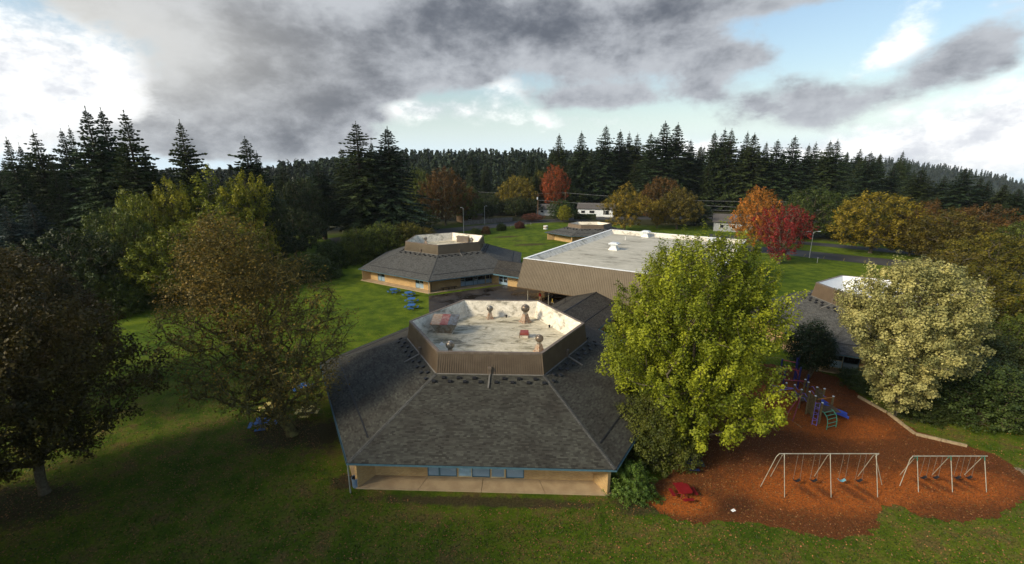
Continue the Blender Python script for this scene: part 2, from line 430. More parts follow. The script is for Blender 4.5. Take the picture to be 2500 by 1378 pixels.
class MB:
    """collects faces of one mesh"""
    def __init__(s): s.V = []; s.F = []; s.mi = []; s.cur = 0
    def face(s, pts):
        n = len(s.V); s.V += [tuple(p) for p in pts]; s.F.append(tuple(range(n, n + len(pts)))); s.mi.append(s.cur); return s
    def hexa(s, p):
        n = len(s.V); s.V += [tuple(q) for q in p]
        for f in ((0, 3, 2, 1), (4, 5, 6, 7), (0, 1, 5, 4), (1, 2, 6, 5), (2, 3, 7, 6), (3, 0, 4, 7)):
            s.F.append(tuple(n + i for i in f)); s.mi.append(s.cur)
        return s
    def box(s, x0, x1, y0, y1, z0, z1):
        return s.hexa([(x0, y0, z0), (x1, y0, z0), (x1, y1, z0), (x0, y1, z0), (x0, y0, z1), (x1, y0, z1), (x1, y1, z1), (x0, y1, z1)])
    def prism(s, poly, z0, z1):
        n = len(s.V); k = len(poly)
        zz0 = z0 if hasattr(z0, '__len__') else [z0] * k
        zz1 = z1 if hasattr(z1, '__len__') else [z1] * k
        s.V += [(x, y, z) for (x, y), z in zip(poly, zz0)] + [(x, y, z) for (x, y), z in zip(poly, zz1)]
        s.F.append(tuple(n + i for i in reversed(range(k)))); s.F.append(tuple(n + k + i for i in range(k))); s.mi += [s.cur] * 2
        for i in range(k):
            j = (i + 1) % k; s.F.append((n + i, n + j, n + k + j, n + k + i)); s.mi.append(s.cur)
        return s
    def frustum(s, c, r0, r1, z0, z1, sides=12, rot=0.0):
        p0 = [(c[0] + r0 * math.cos(rot + 2 * PI * i / sides), c[1] + r0 * math.sin(rot + 2 * PI * i / sides), z0) for i in range(sides)]
        p1 = [(c[0] + r1 * math.cos(rot + 2 * PI * i / sides), c[1] + r1 * math.sin(rot + 2 * PI * i / sides), z1) for i in range(sides)]
        n = len(s.V); s.V += p0 + p1
        s.F.append(tuple(n + i for i in reversed(range(sides)))); s.F.append(tuple(n + sides + i for i in range(sides))); s.mi += [s.cur] * 2
        for i in range(sides):
            j = (i + 1) % sides; s.F.append((n + i, n + j, n + sides + j, n + sides + i)); s.mi.append(s.cur)
        return s
    def lathe(s, c, prof, sides=16):
        n = len(s.V); k = len(prof)
        for (r, z) in prof:
            s.V += [(c[0] + r * math.cos(2 * PI * i / sides), c[1] + r * math.sin(2 * PI * i / sides), c[2] + z) for i in range(sides)]
        for a in range(k - 1):
            for i in range(sides):
                j = (i + 1) % sides
                s.F.append((n + a * sides + i, n + a * sides + j, n + (a + 1) * sides + j, n + (a + 1) * sides + i)); s.mi.append(s.cur)
        s.F.append(tuple(n + i for i in reversed(range(sides)))); s.F.append(tuple(n + (k - 1) * sides + i for i in range(sides))); s.mi += [s.cur] * 2
        return s
    def tube(s, pts, r, sides=6):
        pts = [Vector(p) for p in pts]; k = len(pts)
        rr = r if hasattr(r, '__len__') else [r] * k
        n = len(s.V)
        ref = None
        for i, p in enumerate(pts):
            d = (pts[min(i + 1, k - 1)] - pts[max(i - 1, 0)])
            if d.length < 1e-6: d = Vector((0, 0, 1))
            d.normalize()
            if ref is None:
                ref = Vector((1, 0, 0)) if abs(d.x) < .8 else Vector((0, 1, 0))
            u = ref - d * ref.dot(d)
            u.normalize(); ref = u; v = d.cross(u)
            for q in range(sides):
                a = 2 * PI * q / sides
                s.V.append(tuple(p + (u * math.cos(a) + v * math.sin(a)) * rr[i]))
        for i in range(k - 1):
            for q in range(sides):
                w = (q + 1) % sides
                s.F.append((n + i * sides + q, n + i * sides + w, n + (i + 1) * sides + w, n + (i + 1) * sides + q)); s.mi.append(s.cur)
        s.F.append(tuple(n + q for q in reversed(range(sides)))); s.F.append(tuple(n + (k - 1) * sides + q for q in range(sides))); s.mi += [s.cur] * 2
        return s
    def mesh(s, name, mats, smooth=False, uv=None):
        me = bpy.data.meshes.new(name)
        me.from_pydata(s.V, [], s.F)
        for mm in (mats if isinstance(mats, (list, tuple)) else [mats]): me.materials.append(MATS[mm])
        if len(set(s.mi)) > 1: me.polygons.foreach_set('material_index', s.mi)
        if smooth: me.polygons.foreach_set('use_smooth', [True] * len(me.polygons))
        me.validate(); me.update()
        if uv:
            ul = me.uv_layers.new(name='UVMap')
            for lp in me.loops: ul.data[lp.index].uv = uv(me.vertices[lp.vertex_index].co)
        return me

def link(name, me, parent=None, loc=None, rot=None, scale=None, **props):
    o = bpy.data.objects.new(name, me); COL.objects.link(o)
    if parent: o.parent = parent
    if loc is not None: o.location = loc
    if rot is not None: o.rotation_euler = rot if hasattr(rot, '__len__') else (0, 0, rot)
    if scale is not None: o.scale = scale
    for k, v in props.items(): o[k] = v
    return o

def thing(name, label, cat, loc=(0, 0, 0), rot=0.0, group=None):
    o = bpy.data.objects.new(name, None); COL.objects.link(o)
    o.empty_display_size = .5
    o.location = loc; o.rotation_euler = (0, 0, rot)
    o['label'] = label; o['category'] = cat
    if group: o['group'] = group
    return o

# ------------------------------------------------------------------ the ground
def sstep(a, b, x):
    t = np.clip((x - a) / (b - a), 0, 1); return t * t * (3 - 2 * t)
def ground_z(x, y):
    x = np.asarray(x, float); y = np.asarray(y, float)
    q = x / np.maximum(y, 1.0)
    d = np.hypot(x, y)
    fwd = sstep(200, 320, y)
    ridge = 19 * sstep(330, 720, y) * sstep(-.46, -.26, q) * (1 - sstep(.16, .42, q)) + 6 * sstep(300, 500, y) * sstep(-.75, -.5, q) * (1 - sstep(-.35, -.2, q)) * 0
    rdrop = -np.clip(d - 270, 0, 1600) * .088 * sstep(.66, 1.12, q) * fwd
    ldrop = -np.clip(d - 240, 0, 1600) * .012 * (1 - sstep(-.75, -.45, q)) * sstep(20, 120, y)
    return ridge + rdrop + ldrop
def spaced(n, mx, lin):
    u = np.linspace(-1, 1, n); return np.sinh(u * lin) / math.sinh(lin) * mx
gx = spaced(131, 4200, 5.2); gy = spaced(131, 4200, 5.2)
GX, GY = np.meshgrid(gx, gy)
GV = np.stack([GX, GY, ground_z(GX, GY)], -1).reshape(-1, 3)
n = len(gx)
ii = np.arange(n * n).reshape(n, n)
GF = np.stack([ii[:-1, :-1], ii[:-1, 1:], ii[1:, 1:], ii[1:, :-1]], -1).reshape(-1, 4)
link('ground', mesh_np('ground', GV, GF, 'lawn', smooth=True), kind='structure')

def rag(poly, step=.8, amp=.25, seed=1):
    """subdivide a closed outline and roughen it"""
    r = random.Random(seed); out = []
    k = len(poly)
    P = [Vector(p) for p in poly]
    for i in range(k):
        p0, p1, p2, p3 = P[(i - 1) % k], P[i], P[(i + 1) % k], P[(i + 2) % k]
        m = max(2, int((p2 - p1).length / step))
        for j in range(m):
            t = j / m
            q = .5 * ((2 * p1) + (-p0 + p2) * t + (2 * p0 - 5 * p1 + 4 * p2 - p3) * t * t + (-p0 + 3 * p1 - 3 * p2 + p3) * t ** 3)
            out.append((q.x + r.uniform(-amp, amp), q.y + r.uniform(-amp, amp)))
    return out
def sheet(name, poly, z, mat, kind='structure', **kw):
    mb = MB(); mb.face([(x, y, z) for x, y in poly]); return link(name, mb.mesh(name, mat), kind=kind, **kw)

MULCH = [(10.0, 27.9), (9.6, 29.6), (13, 31.6), (17, 36), (21, 43), (27, 50), (32, 52.2), (37.5, 49.6), (38.0, 46.0), (37.6, 41.5), (38.2, 37.2), (40.6, 35.2), (41.6, 33.0),
         (40.6, 30.2), (36.2, 27.5), (31.8, 26.3), (29.2, 26.9), (28.0, 28.0), (26.5, 27.2), (24.2, 25.3), (21.0, 25.0), (16.5, 26.4), (12.5, 26.3)]
sheet('mulch_bed', rag(MULCH, .35, .26, 3), .012, 'mulch')
YARD = [(-15.9, 82.6), (-13.6, 70), (-9.5, 60), (8, 56), (13, 66), (20, 82), (10, 98), (-3.0, 90.0)]
sheet('asphalt_yard', YARD, .006, 'asphalt')
# painted court lines under the canopy
for k, (a, bb) in enumerate([((7.6, 74.8), (12.6, 80.5)), ((4.0, 79.5), (9.0, 85.2))]):
    a = Vector(a); bb = Vector(bb); d = (bb - a).normalized(); nn = Vector((-d.y, d.x)) * .06
    sheet('court_line', [tuple(a - nn), tuple(bb - nn), tuple(bb + nn), tuple(a + nn)], .010, 'yard_paint')
# street behind the school and the road with car park on the right
def strip(name, pts, w, z, mat, kind='structure'):
    P = [Vector(p) for p in pts]; L = []; Rr = []
    for i, p in enumerate(P):
        d = (P[min(i + 1, len(P) - 1)] - P[max(i - 1, 0)]).normalized(); nn = Vector((-d.y, d.x)) * w / 2
        L.append(p + nn); Rr.append(p - nn)
    mb = MB()
    for i in range(len(P) - 1):
        mb.face([(*Rr[i], z), (*Rr[i + 1], z), (*L[i + 1], z), (*L[i], z)])
    return link(name, mb.mesh(name, mat), kind=kind)
strip('street', [(-60, 148), (-32, 166), (-14, 180), (8, 199), (40, 212), (90, 214), (150, 200)], 11, .006, 'road')
strip('road', [(60, 140), (78, 128.5), (92, 117), (112, 101), (140, 80), (190, 40)], 11, .006, 'road')
strip('road', [(70, 160), (95, 142), (125, 118), (170, 78), (230, 30)], 7, .006, 'road')
for k in range(9):      # parking bay lines at the edge of the road
    c = Vector((80.5, 122.0)).lerp(Vector((108, 99.5)), k / 8)
    d = Vector((.62, .78)); nn = Vector((-d.y, d.x)) * .06
    a = c - d * 1.5; e = c + d * 2.6
    sheet('parking_line', [tuple(a - nn), tuple(e - nn), tuple(e + nn), tuple(a + nn)], .010, 'yard_paint')
# earth strip beside building corners
for k, pl in enumerate([[(40, 31.2), (46, 28.2), (52, 27), (52, 29), (46, 30), (41, 32.4)]]):
    sheet('dirt_path', rag(pl, .6, .2, 9), .004, 'concrete_dark')

# ------------------------------------------------------------------ hexagonal classroom buildings
AP = math.cos(PI / 6)
class Hexa:
    def __init__(s, re=19.9, rb=9.75, rt=9.415, rf=8.35, rw=17.65, rg=19.44, ze=2.6, zb=5.77, zt=7.73, zf=5.9, roof='shingle_sheet', lining='membrane_wall', floor='membrane', siding='siding_brown'):
        s.__dict__.update(locals()); del s.__dict__['s']
        s.run = AP * (re - rb); s.rise = zb - ze; s.L = math.hypot(s.run, s.rise); s.sl = math.atan2(s.rise, s.run)
        s.make()
    def pt(s, u, v, up=0.0):
        """point on the roof facet: u along eave, v metres up the slope, up = height above the sheet"""
        return (u, -AP * s.re + v * math.cos(s.sl) - up * math.sin(s.sl), s.ze + v * math.sin(s.sl) + up * math.cos(s.sl))
    def make(s):
        e, bq, tt = s.re / 2, s.rb / 2, s.rt / 2
        ye, yb, yt = -AP * s.re, -AP * s.rb, -AP * s.rt
        # roof facet slab
        mb = MB(); th = .10
        mb.hexa([(-e, ye, s.ze - th), (e, ye, s.ze - th), (bq, yb, s.zb - th), (-bq, yb, s.zb - th), (-e, ye, s.ze), (e, ye, s.ze), (bq, yb, s.zb), (-bq, yb, s.zb)])
        cs = math.cos(s.sl)
        s.m_roof = mb.mesh('roof_facet', s.roof, uv=lambda c: (c.x + 40, (c.y - ye) / cs))
        # double course a little above the eave; its shadow line painted as a black strip
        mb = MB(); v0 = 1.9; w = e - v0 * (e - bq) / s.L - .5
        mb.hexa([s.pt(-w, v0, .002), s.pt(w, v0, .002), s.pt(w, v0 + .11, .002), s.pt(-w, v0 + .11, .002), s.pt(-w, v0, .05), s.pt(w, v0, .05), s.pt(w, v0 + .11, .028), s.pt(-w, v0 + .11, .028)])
        s.m_course = mb.mesh('course_shadow_strip', 'vent_black')
        # fascia and gutter (mitred)
        def edge(y0, y1, z0, z1):
            k0, k1 = -y0 / AP / 2, -y1 / AP / 2
            return [(-k0, y0, z0), (k0, y0, z0), (k1, y1, z0), (-k1, y1, z0), (-k0, y0, z1), (k0, y0, z1), (k1, y1, z1), (-k1, y1, z1)]
        s.edge = edge
        s.m_fascia = MB().hexa(edge(ye - .03, ye + .02, s.ze - .17, s.ze - .03)).mesh('fascia', 'blue_trim')
        g = MB().hexa(edge(ye - .11, ye - .035, s.ze - .11, s.ze - .095)); g.hexa(edge(ye - .12, ye - .11, s.ze - .11, s.ze - .01))
        s.m_gutter = g.mesh('gutter', 'blue_trim')
        s.m_soffit = MB().hexa(edge(ye + .025, -AP * s.rw - .005, s.ze - .22, s.ze - .18)).mesh('soffit', 'soffit')
        # parapet: ribbed siding outside, membrane lining inside, coping
        mb = MB()
        mb.face([(-bq, yb, s.zb - .1), (bq, yb, s.zb - .1), (tt, yt, s.zt), (-tt, yt, s.zt)])
        nb = 46
        for k in range(nb + 1):
            f0 = -1 + 2 * k / nb
            x0, x1 = f0 * bq, f0 * tt
            wv = .05
            dy = .07
            mb.hexa([(x0 - wv, yb - dy, s.zb - .02), (x0 + wv, yb - dy, s.zb - .02), (x0 + wv, yb + .01, s.zb - .02), (x0 - wv, yb + .01, s.zb - .02),
                     (x1 - wv, yt - dy, s.zt - .16), (x1 + wv, yt - dy, s.zt - .16), (x1 + wv, yt + .01, s.zt - .16), (x1 - wv, yt + .01, s.zt - .16)])
        s.m_siding = mb.mesh('metal_siding', s.siding)
        cp = MB().hexa(edge(yt - .09, yt + .20, s.zt + .005, s.zt + .05)); cp.hexa(edge(yt - .09, yt - .06, s.zt - .15, s.zt + .004))
        s.m_coping = cp.mesh('coping', 'coping_brown')
        yi, yf = yt + .19, -AP * s.rf
        ki, kf = -yi / AP / 2, -yf / AP / 2
        mb = MB().face([(-kf, yf, s.zf), (-ki, yi, s.zt), (ki, yi, s.zt), (kf, yf, s.zf)])
        s.m_lining = mb.mesh('parapet_lining', s.lining)
        s.m_floor = MB().face([(s.rf * math.cos(PI / 3 * i), s.rf * math.sin(PI / 3 * i), s.zf + .002) for i in range(6)]).mesh('roof_membrane', s.floor)
        s.m_flash = MB().hexa([(-bq - .03, yb - .14, s.zb - .045), (bq + .03, yb - .14, s.zb - .045), (bq, yb, s.zb - .01), (-bq, yb, s.zb - .01),
                               (-bq - .03, yb - .14, s.zb - .02), (bq + .03, yb - .14, s.zb - .02), (bq, yb - .05, s.zb + .03), (-bq, yb - .05, s.zb + .03)]).mesh('flashing', 'flash_dull')
        # hip cap: overlapping cap shingles; local X runs outwards along the hip
        mb = MB(); hr = s.re - s.rb; hl = math.hypot(hr, s.rise); npc = int(hl / .28)
        for k in range(npc):
            r0 = s.re - hr * k / npc; r1 = s.re - hr * (k + 1.15) / npc
            z0 = s.ze + s.rise * k / npc + .055; z1 = s.ze + s.rise * (k + 1.15) / npc + .035
            w = .17; dz = .045
            mb.face([(r0, -w, z0 - dz), (r0, 0, z0), (r1, 0, z1), (r1, -w, z1 - dz)]); mb.face([(r0, 0, z0), (r0, w, z0 - dz), (r1, w, z1 - dz), (r1, 0, z1)])
            mb.face([(r0, -w, z0 - dz - .03), (r0, 0, z0 - .03), (r0, 0, z0), (r0, -w, z0 - dz)]); mb.face([(r0, 0, z0 - .03), (r0, w, z0 - dz - .03), (r0, w, z0 - dz), (r0, 0, z0)])
        s.m_hip = mb.mesh('hip_cap', 'shingle_grey', uv=lambda c: (c.x, c.y * 3))
        # box vent on the slope
        mb = MB(); mb.hexa([(-.14, -.13, .0), (.14, -.13, .0), (.14, .13, .0), (-.14, .13, .0), (-.12, -.12, .14), (.12, -.12, .14), (.12, .10, .11), (-.12, .10, .11)])
        mb.hexa([(-.17, -.17, .115), (.17, -.17, .115), (.16, .13, .14), (-.16, .13, .14), (-.16, -.16, .17), (.16, -.16, .17), (.155, .12, .17), (-.155, .12, .17)])
        s.m_vent = mb.mesh('roof_vent', 'vent_black')
        mb = MB(); mb.box(-.13, .13, -.16, .04, -.02, .72); mb.box(-.17, .17, -.20, .0, .50, .74)
        s.m_scup = mb.mesh('scupper', 'coping_brown')
        s.m_spout = MB().box(-.07, .07, -1.75, .0, .02, .13).mesh('downspout', 'flash_dull')
        s.m_fin = MB().box(s.rw - .1, s.rg - .15, -.13, .13, .1, s.ze - .22).mesh('fin_wall', 'brick')
        s.m_post = MB().frustum((s.re + .02, 0), .055, .055, 0, s.ze - .1, 8).mesh('downspout', 'gutter_grey')
    def wall_mesh(s, openings):
        """brick wall of one facet with real openings (x0, x1, z0, z1)"""
        y1 = -AP * s.rw; y0 = y1 + .28; hw = s.rw / 2; top = s.ze - .18
        mb = MB(); x = -hw
        for (a, bq_, z0, z1) in sorted(openings):
            if a > x: mb.box(x, a, y1, y0, .0, top)
            if z0 > .02: mb.box(a, bq_, y1, y0, .0, z0)
            if z1 < top - .02: mb.box(a, bq_, y1, y0, z1, top)
            x = bq_
        if x < hw: mb.box(x, hw, y1, y0, .0, top)
        return mb.mesh('wall', 'brick')

def window_unit(parent, s, x0, x1, z0, z1, rot, sill=1.0, louvre=False, kind='window', panel='blue_panel'):
    """blue framed unit: lower panel, glass above, each its own part"""
    y = -AP * s.rw
    fr = MB(); w = .07
    fr.box(x0, x0 + w, y + .02, y + .18, z0, z1); fr.box(x1 - w, x1, y + .02, y + .18, z0, z1)
    fr.box(x0 + w, x1 - w, y + .02, y + .18, z1 - w, z1); fr.box(x0 + w, x1 - w, y + .02, y + .18, z0, z0 + w); fr.box(x0 + w, x1 - w, y + .02, y + .18, sill - w / 2, sill + w / 2)
    o = link('door' if kind == 'door' else 'window', fr.mesh('frame', 'blue_trim' if kind != 'door' else 'frame_cream'), parent, rot=rot)
    link('panel', MB().box(x0 + w, x1 - w, y + .06, y + .12, z0 + w, sill - w / 2).mesh('panel', panel), o)
    link('pane', MB().box(x0 + w, x1 - w, y + .09, y + .12, sill + w / 2, z1 - w).mesh('pane', 'glass_dark'), o)
    if louvre:
        for k in range(3):
            zz = sill + .12 + k * .34
            link('louvre', MB().box(x0 + w, x1 - w, y + .03, y + .085, zz, zz + .07).mesh('louvre', 'white_metal'), o)
    if kind == 'door':
        link('handle', MB().box(x1 - w - .12, x1 - w - .08, y + .0, y + .06, 1.0, 1.2).mesh('handle', 'galvanised'), o)
    return o

def pod(H, label, loc, rotdeg, facets=range(6), vents=True, windows=None, scale=None, skip_wall=(), posts=(), real=(), spouts=range(6)):
    root = thing('hexagonal_school_building', label, 'school building', (loc[0], loc[1], 0), R(rotdeg))
    if scale: root.scale = scale
    windows = windows or {}
    out = {}
    for i in range(6):
        ph = R(30 + 60 * i) + PI / 2
        rf = link('roof_facet', H.m_roof, root, rot=ph); out[i] = rf
        if not (real and i == 4): link('course_shadow_strip', H.m_course, rf)
        link('fascia', H.m_fascia, root, rot=ph); link('gutter', H.m_gutter, root, rot=ph); link('soffit', H.m_soffit, root, rot=ph)
        link('metal_siding', H.m_siding, root, rot=ph, kind='stuff'); link('coping', H.m_coping, root, rot=ph)
        link('parapet_lining', H.m_lining, root, rot=ph); link('flashing', H.m_flash, root, rot=ph)
        link('hip_cap', H.m_hip, root, rot=R(60 * i))
        link('fin_wall', H.m_fin, root, rot=R(60 * i))
        if i in posts: link('downspout', H.m_post, root, rot=R(60 * i))
        if i in spouts:
            sc_ = link('scupper', H.m_scup, root, rot=ph); sc_.location = Vector((0, -AP * H.rb - .02, H.zb)) ; sc_.location.rotate(Matrix.Rotation(ph, 3, 'Z'))
            sp_ = link('downspout', H.m_spout, rf); sp_.location = H.pt(0, H.L - .05, 0); sp_.rotation_euler = (H.sl, 0, 0)
        if vents:
            w = H.rb / 2
            nv = 7 if H.rb > 7 else 4
            for row in range(2):
                for k in range(nv + (0 if row else 1)):
                    u = (-w + .35 + (2 * w - .7) * (k + (.5 if row else 0)) / nv)
                    u = u * (1.0 + (.05 if row else 0.1)) + rnd.uniform(-.06, .06)
                    if abs(u) < .22: continue
                    vv = link('roof_vent', H.m_vent, rf); vv.location = H.pt(u, H.L - (.62 if row else 1.08), .01); vv.rotation_euler = (H.sl, 0, rnd.uniform(-.05, .05))
        ops = windows.get(i, [])
        link('wall', H.wall_mesh([(a, b_, z0, z1) for (a, b_, z0, z1, *_) in ops]), root, rot=ph)
        for (a, b_, z0, z1, kind, sill, lv, pan) in ops:
            window_unit(root, H, a, b_, z0, z1, ph, sill, lv, kind, pan)
    link('roof_membrane', H.m_floor, root)
    return root, out

def walkway(H, loc, rotdeg, facets, nslab=4, extra=0.0):
    w = link('walkway', MB().face([( (H.rw - .2) * math.cos(PI / 3 * i), (H.rw - .2) * math.sin(PI / 3 * i), .004) for i in range(6)]).mesh('walkway', 'concrete_dark'), loc=(loc[0], loc[1], 0), rot=R(rotdeg), kind='structure')
    for i in facets:
        ph = R(30 + 60 * i) + PI / 2
        y0, y1 = -AP * (H.rg + extra), -AP * (H.rw - .15)
        k0, k1 = -y0 / AP / 2, -y1 / AP / 2
        for k in range(nslab):
            a, bb = -1 + 2 * k / nslab, -1 + 2 * (k + 1) / nslab
            g = .018
            mb = MB(); dz = rnd.uniform(-.006, .006)
            mb.hexa([(a * k0 + g, y0, 0), (bb * k0 - g, y0, 0), (bb * k1 - g, y1, 0), (a * k1 + g, y1, 0), (a * k0 + g, y0, .10 + dz), (bb * k0 - g, y0, .10 + dz), (bb * k1 - g, y1, .10 + dz), (a * k1 + g, y1, .10 + dz)])
            link('slab', mb.mesh('slab', 'concrete'), w, rot=ph)
    return w

HX = Hexa()
HB = Hexa(roof='shingle_grey', siding='siding_gym')
HC = Hexa(re=17.0, rb=8.35, rt=8.05, rf=7.1, rw=14.9, rg=16.7, roof='shingle_grey', lining='membrane_clean', floor='membrane_clean')
HD = Hexa(re=10.6, rb=5.2, rt=5.0, rf=4.4, rw=8.4, rg=10.2, zb=4.35, zt=5.5, zf=4.6, roof='shingle_grey')
BP, PB = 'blue_panel', 'pale_blue'
A_LOC, A_ROT = (-1.7, 46.1), -2.2
B_LOC, B_ROT = (-15.3, 103.7), 27.8
C_LOC, C_ROT = (51.2, 59.4), 33.0
D_LOC, D_ROT = (25.8, 149.3), 0.0
wA = {4: [(-4.45, -3.5, .12, 2.3, 'window', 1.25, False, BP), (-3.5, -2.1, .12, 2.3, 'window', 1.25, False, BP), (-2.0, -.9, .12, 2.3, 'door', 1.35, False, PB), (-.9, .55, .12, 2.3, 'window', 1.25, False, BP), (.62, 1.72, .12, 2.3, 'door', 1.35, False, BP), (1.8, 3.25, .12, 2.3, 'window', 1.25, False, BP)]}
podA, roofA = pod(HX, 'nearest hexagonal school building with dark shingle roof and stained white roof well', A_LOC, A_ROT, windows=wA, posts=(4,), real=(3, 4, 5))
wB = {3: [(-6.4, -5.4, .12, 2.25, 'window', 1.1, True, BP), (-5.4, -4.3, .12, 2.25, 'window', 1.1, False, BP), (4.6, 5.7, .12, 2.25, 'window', 1.1, False, BP), (5.7, 6.8, .12, 2.25, 'door', 1.2, False, BP)],
      4: [(-2.6, -1.6, .12, 2.25, 'window', 1.05, True, BP), (-1.6, .2, .12, 2.25, 'window', 1.05, False, BP), (.2, 1.2, .12, 2.25, 'window', 1.05, True, BP), (1.2, 2.9, .12, 2.25, 'window', 1.05, False, BP), (3.0, 4.0, .12, 2.25, 'door', 1.05, False, BP), (4.0, 5.5, .12, 2.25, 'window', 1.05, False, BP)]}
podB, roofB = pod(HB, 'hexagonal school building beyond the asphalt yard with four blue tables beside it', B_LOC, B_ROT, windows=wB, posts=(4,))
wC = {3: [(-7.1, -5.8, .12, 2.2, 'door', 1.1, False, PB), (-5.8, -4.2, .12, 2.2, 'window', .95, False, BP), (-1.5, .2, .12, 2.2, 'window', .95, False, BP)]}
podC, roofC = pod(HC, 'hexagonal school building with clean white roof well behind the playground', C_LOC, C_ROT, windows=wC, posts=(3, 4))
podD, roofD = pod(HD, 'small far hexagonal school building on the lawn beyond the flat white roof', D_LOC, D_ROT, scale=(1.4, 1, 1), spouts=())
walkway(HX, A_LOC, A_ROT, (3, 4, 5))
walkway(HB, B_LOC, B_ROT, (2, 3, 4), 5, .3)
walkway(HC, C_LOC, C_ROT, (2, 3, 4))
walkway(HD, D_LOC, D_ROT, (3, 4), 3)

# real shingle tabs on the three facets of the nearest roof that the photo shows up close
def tab_geom(u0, u1, v, h_low=.026, h_up=.004, ln=.16):
    lo = v; hi = v + ln
    return [HX.pt(u0, lo, .002), HX.pt(u1, lo, .002), HX.pt(u0, lo, h_low), HX.pt(u1, lo, h_low), HX.pt(u0, hi, h_up), HX.pt(u1, hi, h_up)]
def shingles(seed, own=0):
    r = random.Random(seed); V = []; F = []; T = []; owned = []
    nrow = int(HX.L / .14)
    e, bq = HX.re / 2, HX.rb / 2
    for row in range(nrow):
        v = row * .14 + .005
        def hw(vv): return e - (e - bq) * vv / HX.L - .02
        x = -hw(v) + r.uniform(-.26, 0)
        tone = r.random()
        lift = .020
        while x < hw(v):
            w = .27
            if r.random() < .93: tone = min(1, max(0, r.gauss(.45, .27)))
            a, bb = max(x + .004, -hw(v)), min(x + w - .004, hw(v))
            if bb - a > .04:
                if row < 5 and a > -hw(v + .2) + .05 and bb < hw(v + .2) - .05 and len(owned) < own:
                    owned.append((.5 * (a + bb), v, tone))
                else:
                    p = tab_geom(a, bb, v, lift + r.uniform(-.004, .006))
                    n0 = len(V); V += p
                    F += [(n0 + 2, n0 + 3, n0 + 5, n0 + 4), (n0, n0 + 1, n0 + 3, n0 + 2), (n0, n0 + 2, n0 + 4, n0 + 4), (n0 + 1, n0 + 5, n0 + 3, n0 + 3)]
                    T += [tone] * 4
            x += w
    Q = [f for f in F]
    me = bpy.data.meshes.new('shingles')
    me.from_pydata(V, [], [tuple(dict.fromkeys(f)) for f in Q]); me.materials.append(MATS['shingle_tab'])
    a = me.attributes.new('tint', 'FLOAT', 'FACE'); a.data.foreach_set('value', T); me.update()
    return me, owned
tabs = []
for k in range(8):
    mb = MB(); z = [(-.131, 0, .002), (.131, 0, .002), (.131, .16, 0), (-.131, .16, 0), (-.131, 0, .022), (.131, 0, .022), (.131, .16, .004), (-.131, .16, .004)]
    mb.hexa(z); me = mb.mesh('shingle', 'shingle_tab')
    a = me.attributes.new('tint', 'FLOAT', 'FACE'); a.data.foreach_set('value', [k / 7.0] * len(me.polygons)); tabs.append(me)
for i, own in ((4, 300), (3, 0), (5, 0)):
    me, owned = shingles(20 + i, own)
    link('shingle_field', me, roofA[i], kind='stuff')
    for (u, v, tone) in owned:
        o = link('shingle', tabs[int(round(tone * 7))], roofA[i]); o.location = HX.pt(u, v, 0); o.rotation_euler = (HX.sl, 0, 0)

# ------------------------------------------------------------------ multi-purpose hall with mansard of brown ribbed metal
G0 = (0.9, 78.4)
hall = thing('school_hall', 'large hall with flat white roof and tall brown ribbed metal mansard', 'school building', (*G0, 0), R(-32.2))
GW, GD, GZ0, GZ1, GI = 33.0, 45.5, 3.0, 8.1, .9
def rect(i, z): return [(i, i, z), (GW - i, i, z), (GW - i, GD - i, z), (i, GD - i, z)]
b0, t0 = rect(0, GZ0), rect(GI, GZ1)
for k in range(4):
    j = (k + 1) % 4
    mb = MB(); mb.face([b0[k], b0[j], t0[j], t0[k]])
    P0, P1, Q0, Q1 = Vector(b0[k]), Vector(b0[j]), Vector(t0[k]), Vector(t0[j])
    nr = int((P1 - P0).length / .30)
    al = (P1 - P0).normalized(); outn = Vector((al.y, -al.x, 0))
    for q in range(nr + 1):
        f = q / nr; a = P0.lerp(P1, f); c = Q0.lerp(Q1, f)
        w = al * .045; o = outn * .06
        mb.hexa([a - w + o, a + w + o, a + w - o * .3, a - w - o * .3, c - w + o, c + w + o, c + w - o * .3, c - w - o * .3])
    link('metal_siding', mb.mesh('metal_siding', 'siding_gym'), hall, kind='stuff')
    # coping, cant strip
    i0, i1 = rect(GI - .12, 0), rect(GI + .38, 0)
    mb = MB(); z0, z1 = GZ1 + .004, GZ1 + .06
    mb.hexa([(*i0[k][:2], z0), (*i0[j][:2], z0), (*i1[j][:2], z0), (*i1[k][:2], z0), (*i0[k][:2], z1), (*i0[j][:2], z1), (*i1[j][:2], z1), (*i1[k][:2], z1)])
    link('coping', mb.mesh('coping', 'membrane_clean'), hall)
    c0, c1 = rect(GI + .36, GZ1), rect(GI + (1.5 if k != 0 else .8), 7.3)
    mb = MB(); mb.face([c0[k], c0[j], c1[j], c1[k]])
    link('parapet_lining', mb.mesh('parapet_lining', 'membrane_wall'), hall)
link('roof_membrane', MB().face([(x, y, 7.302) for x, y, _ in rect(GI + .8, 0)]).mesh('roof_membrane', 'gym_roof'), hall)
link('soffit', MB().box(.02, GW - .02, .02, GD - .02, 2.86, 2.995).mesh('soffit', 'wood_dark'), hall)
link('wall', MB().box(1.0, 17.5, 11, 11.3, 0, 2.855).mesh('wall', 'brick'), hall)
link('wall', MB().box(17.5, GW - 1, 1.5, 1.8, 0, 2.855).mesh('wall', 'brick'), hall)
link('wall', MB().box(17.5, 17.8, 1.8, 11, 0, 2.855).mesh('wall', 'brick'), hall)
link('wall', MB().box(1.0, 1.3, 11.3, GD - 1, 0, 2.855).mesh('wall', 'brick'), hall)
link('wall', MB().box(GW - 1.3, GW - 1, 1.8, GD - 1, 0, 2.855).mesh('wall', 'brick'), hall)
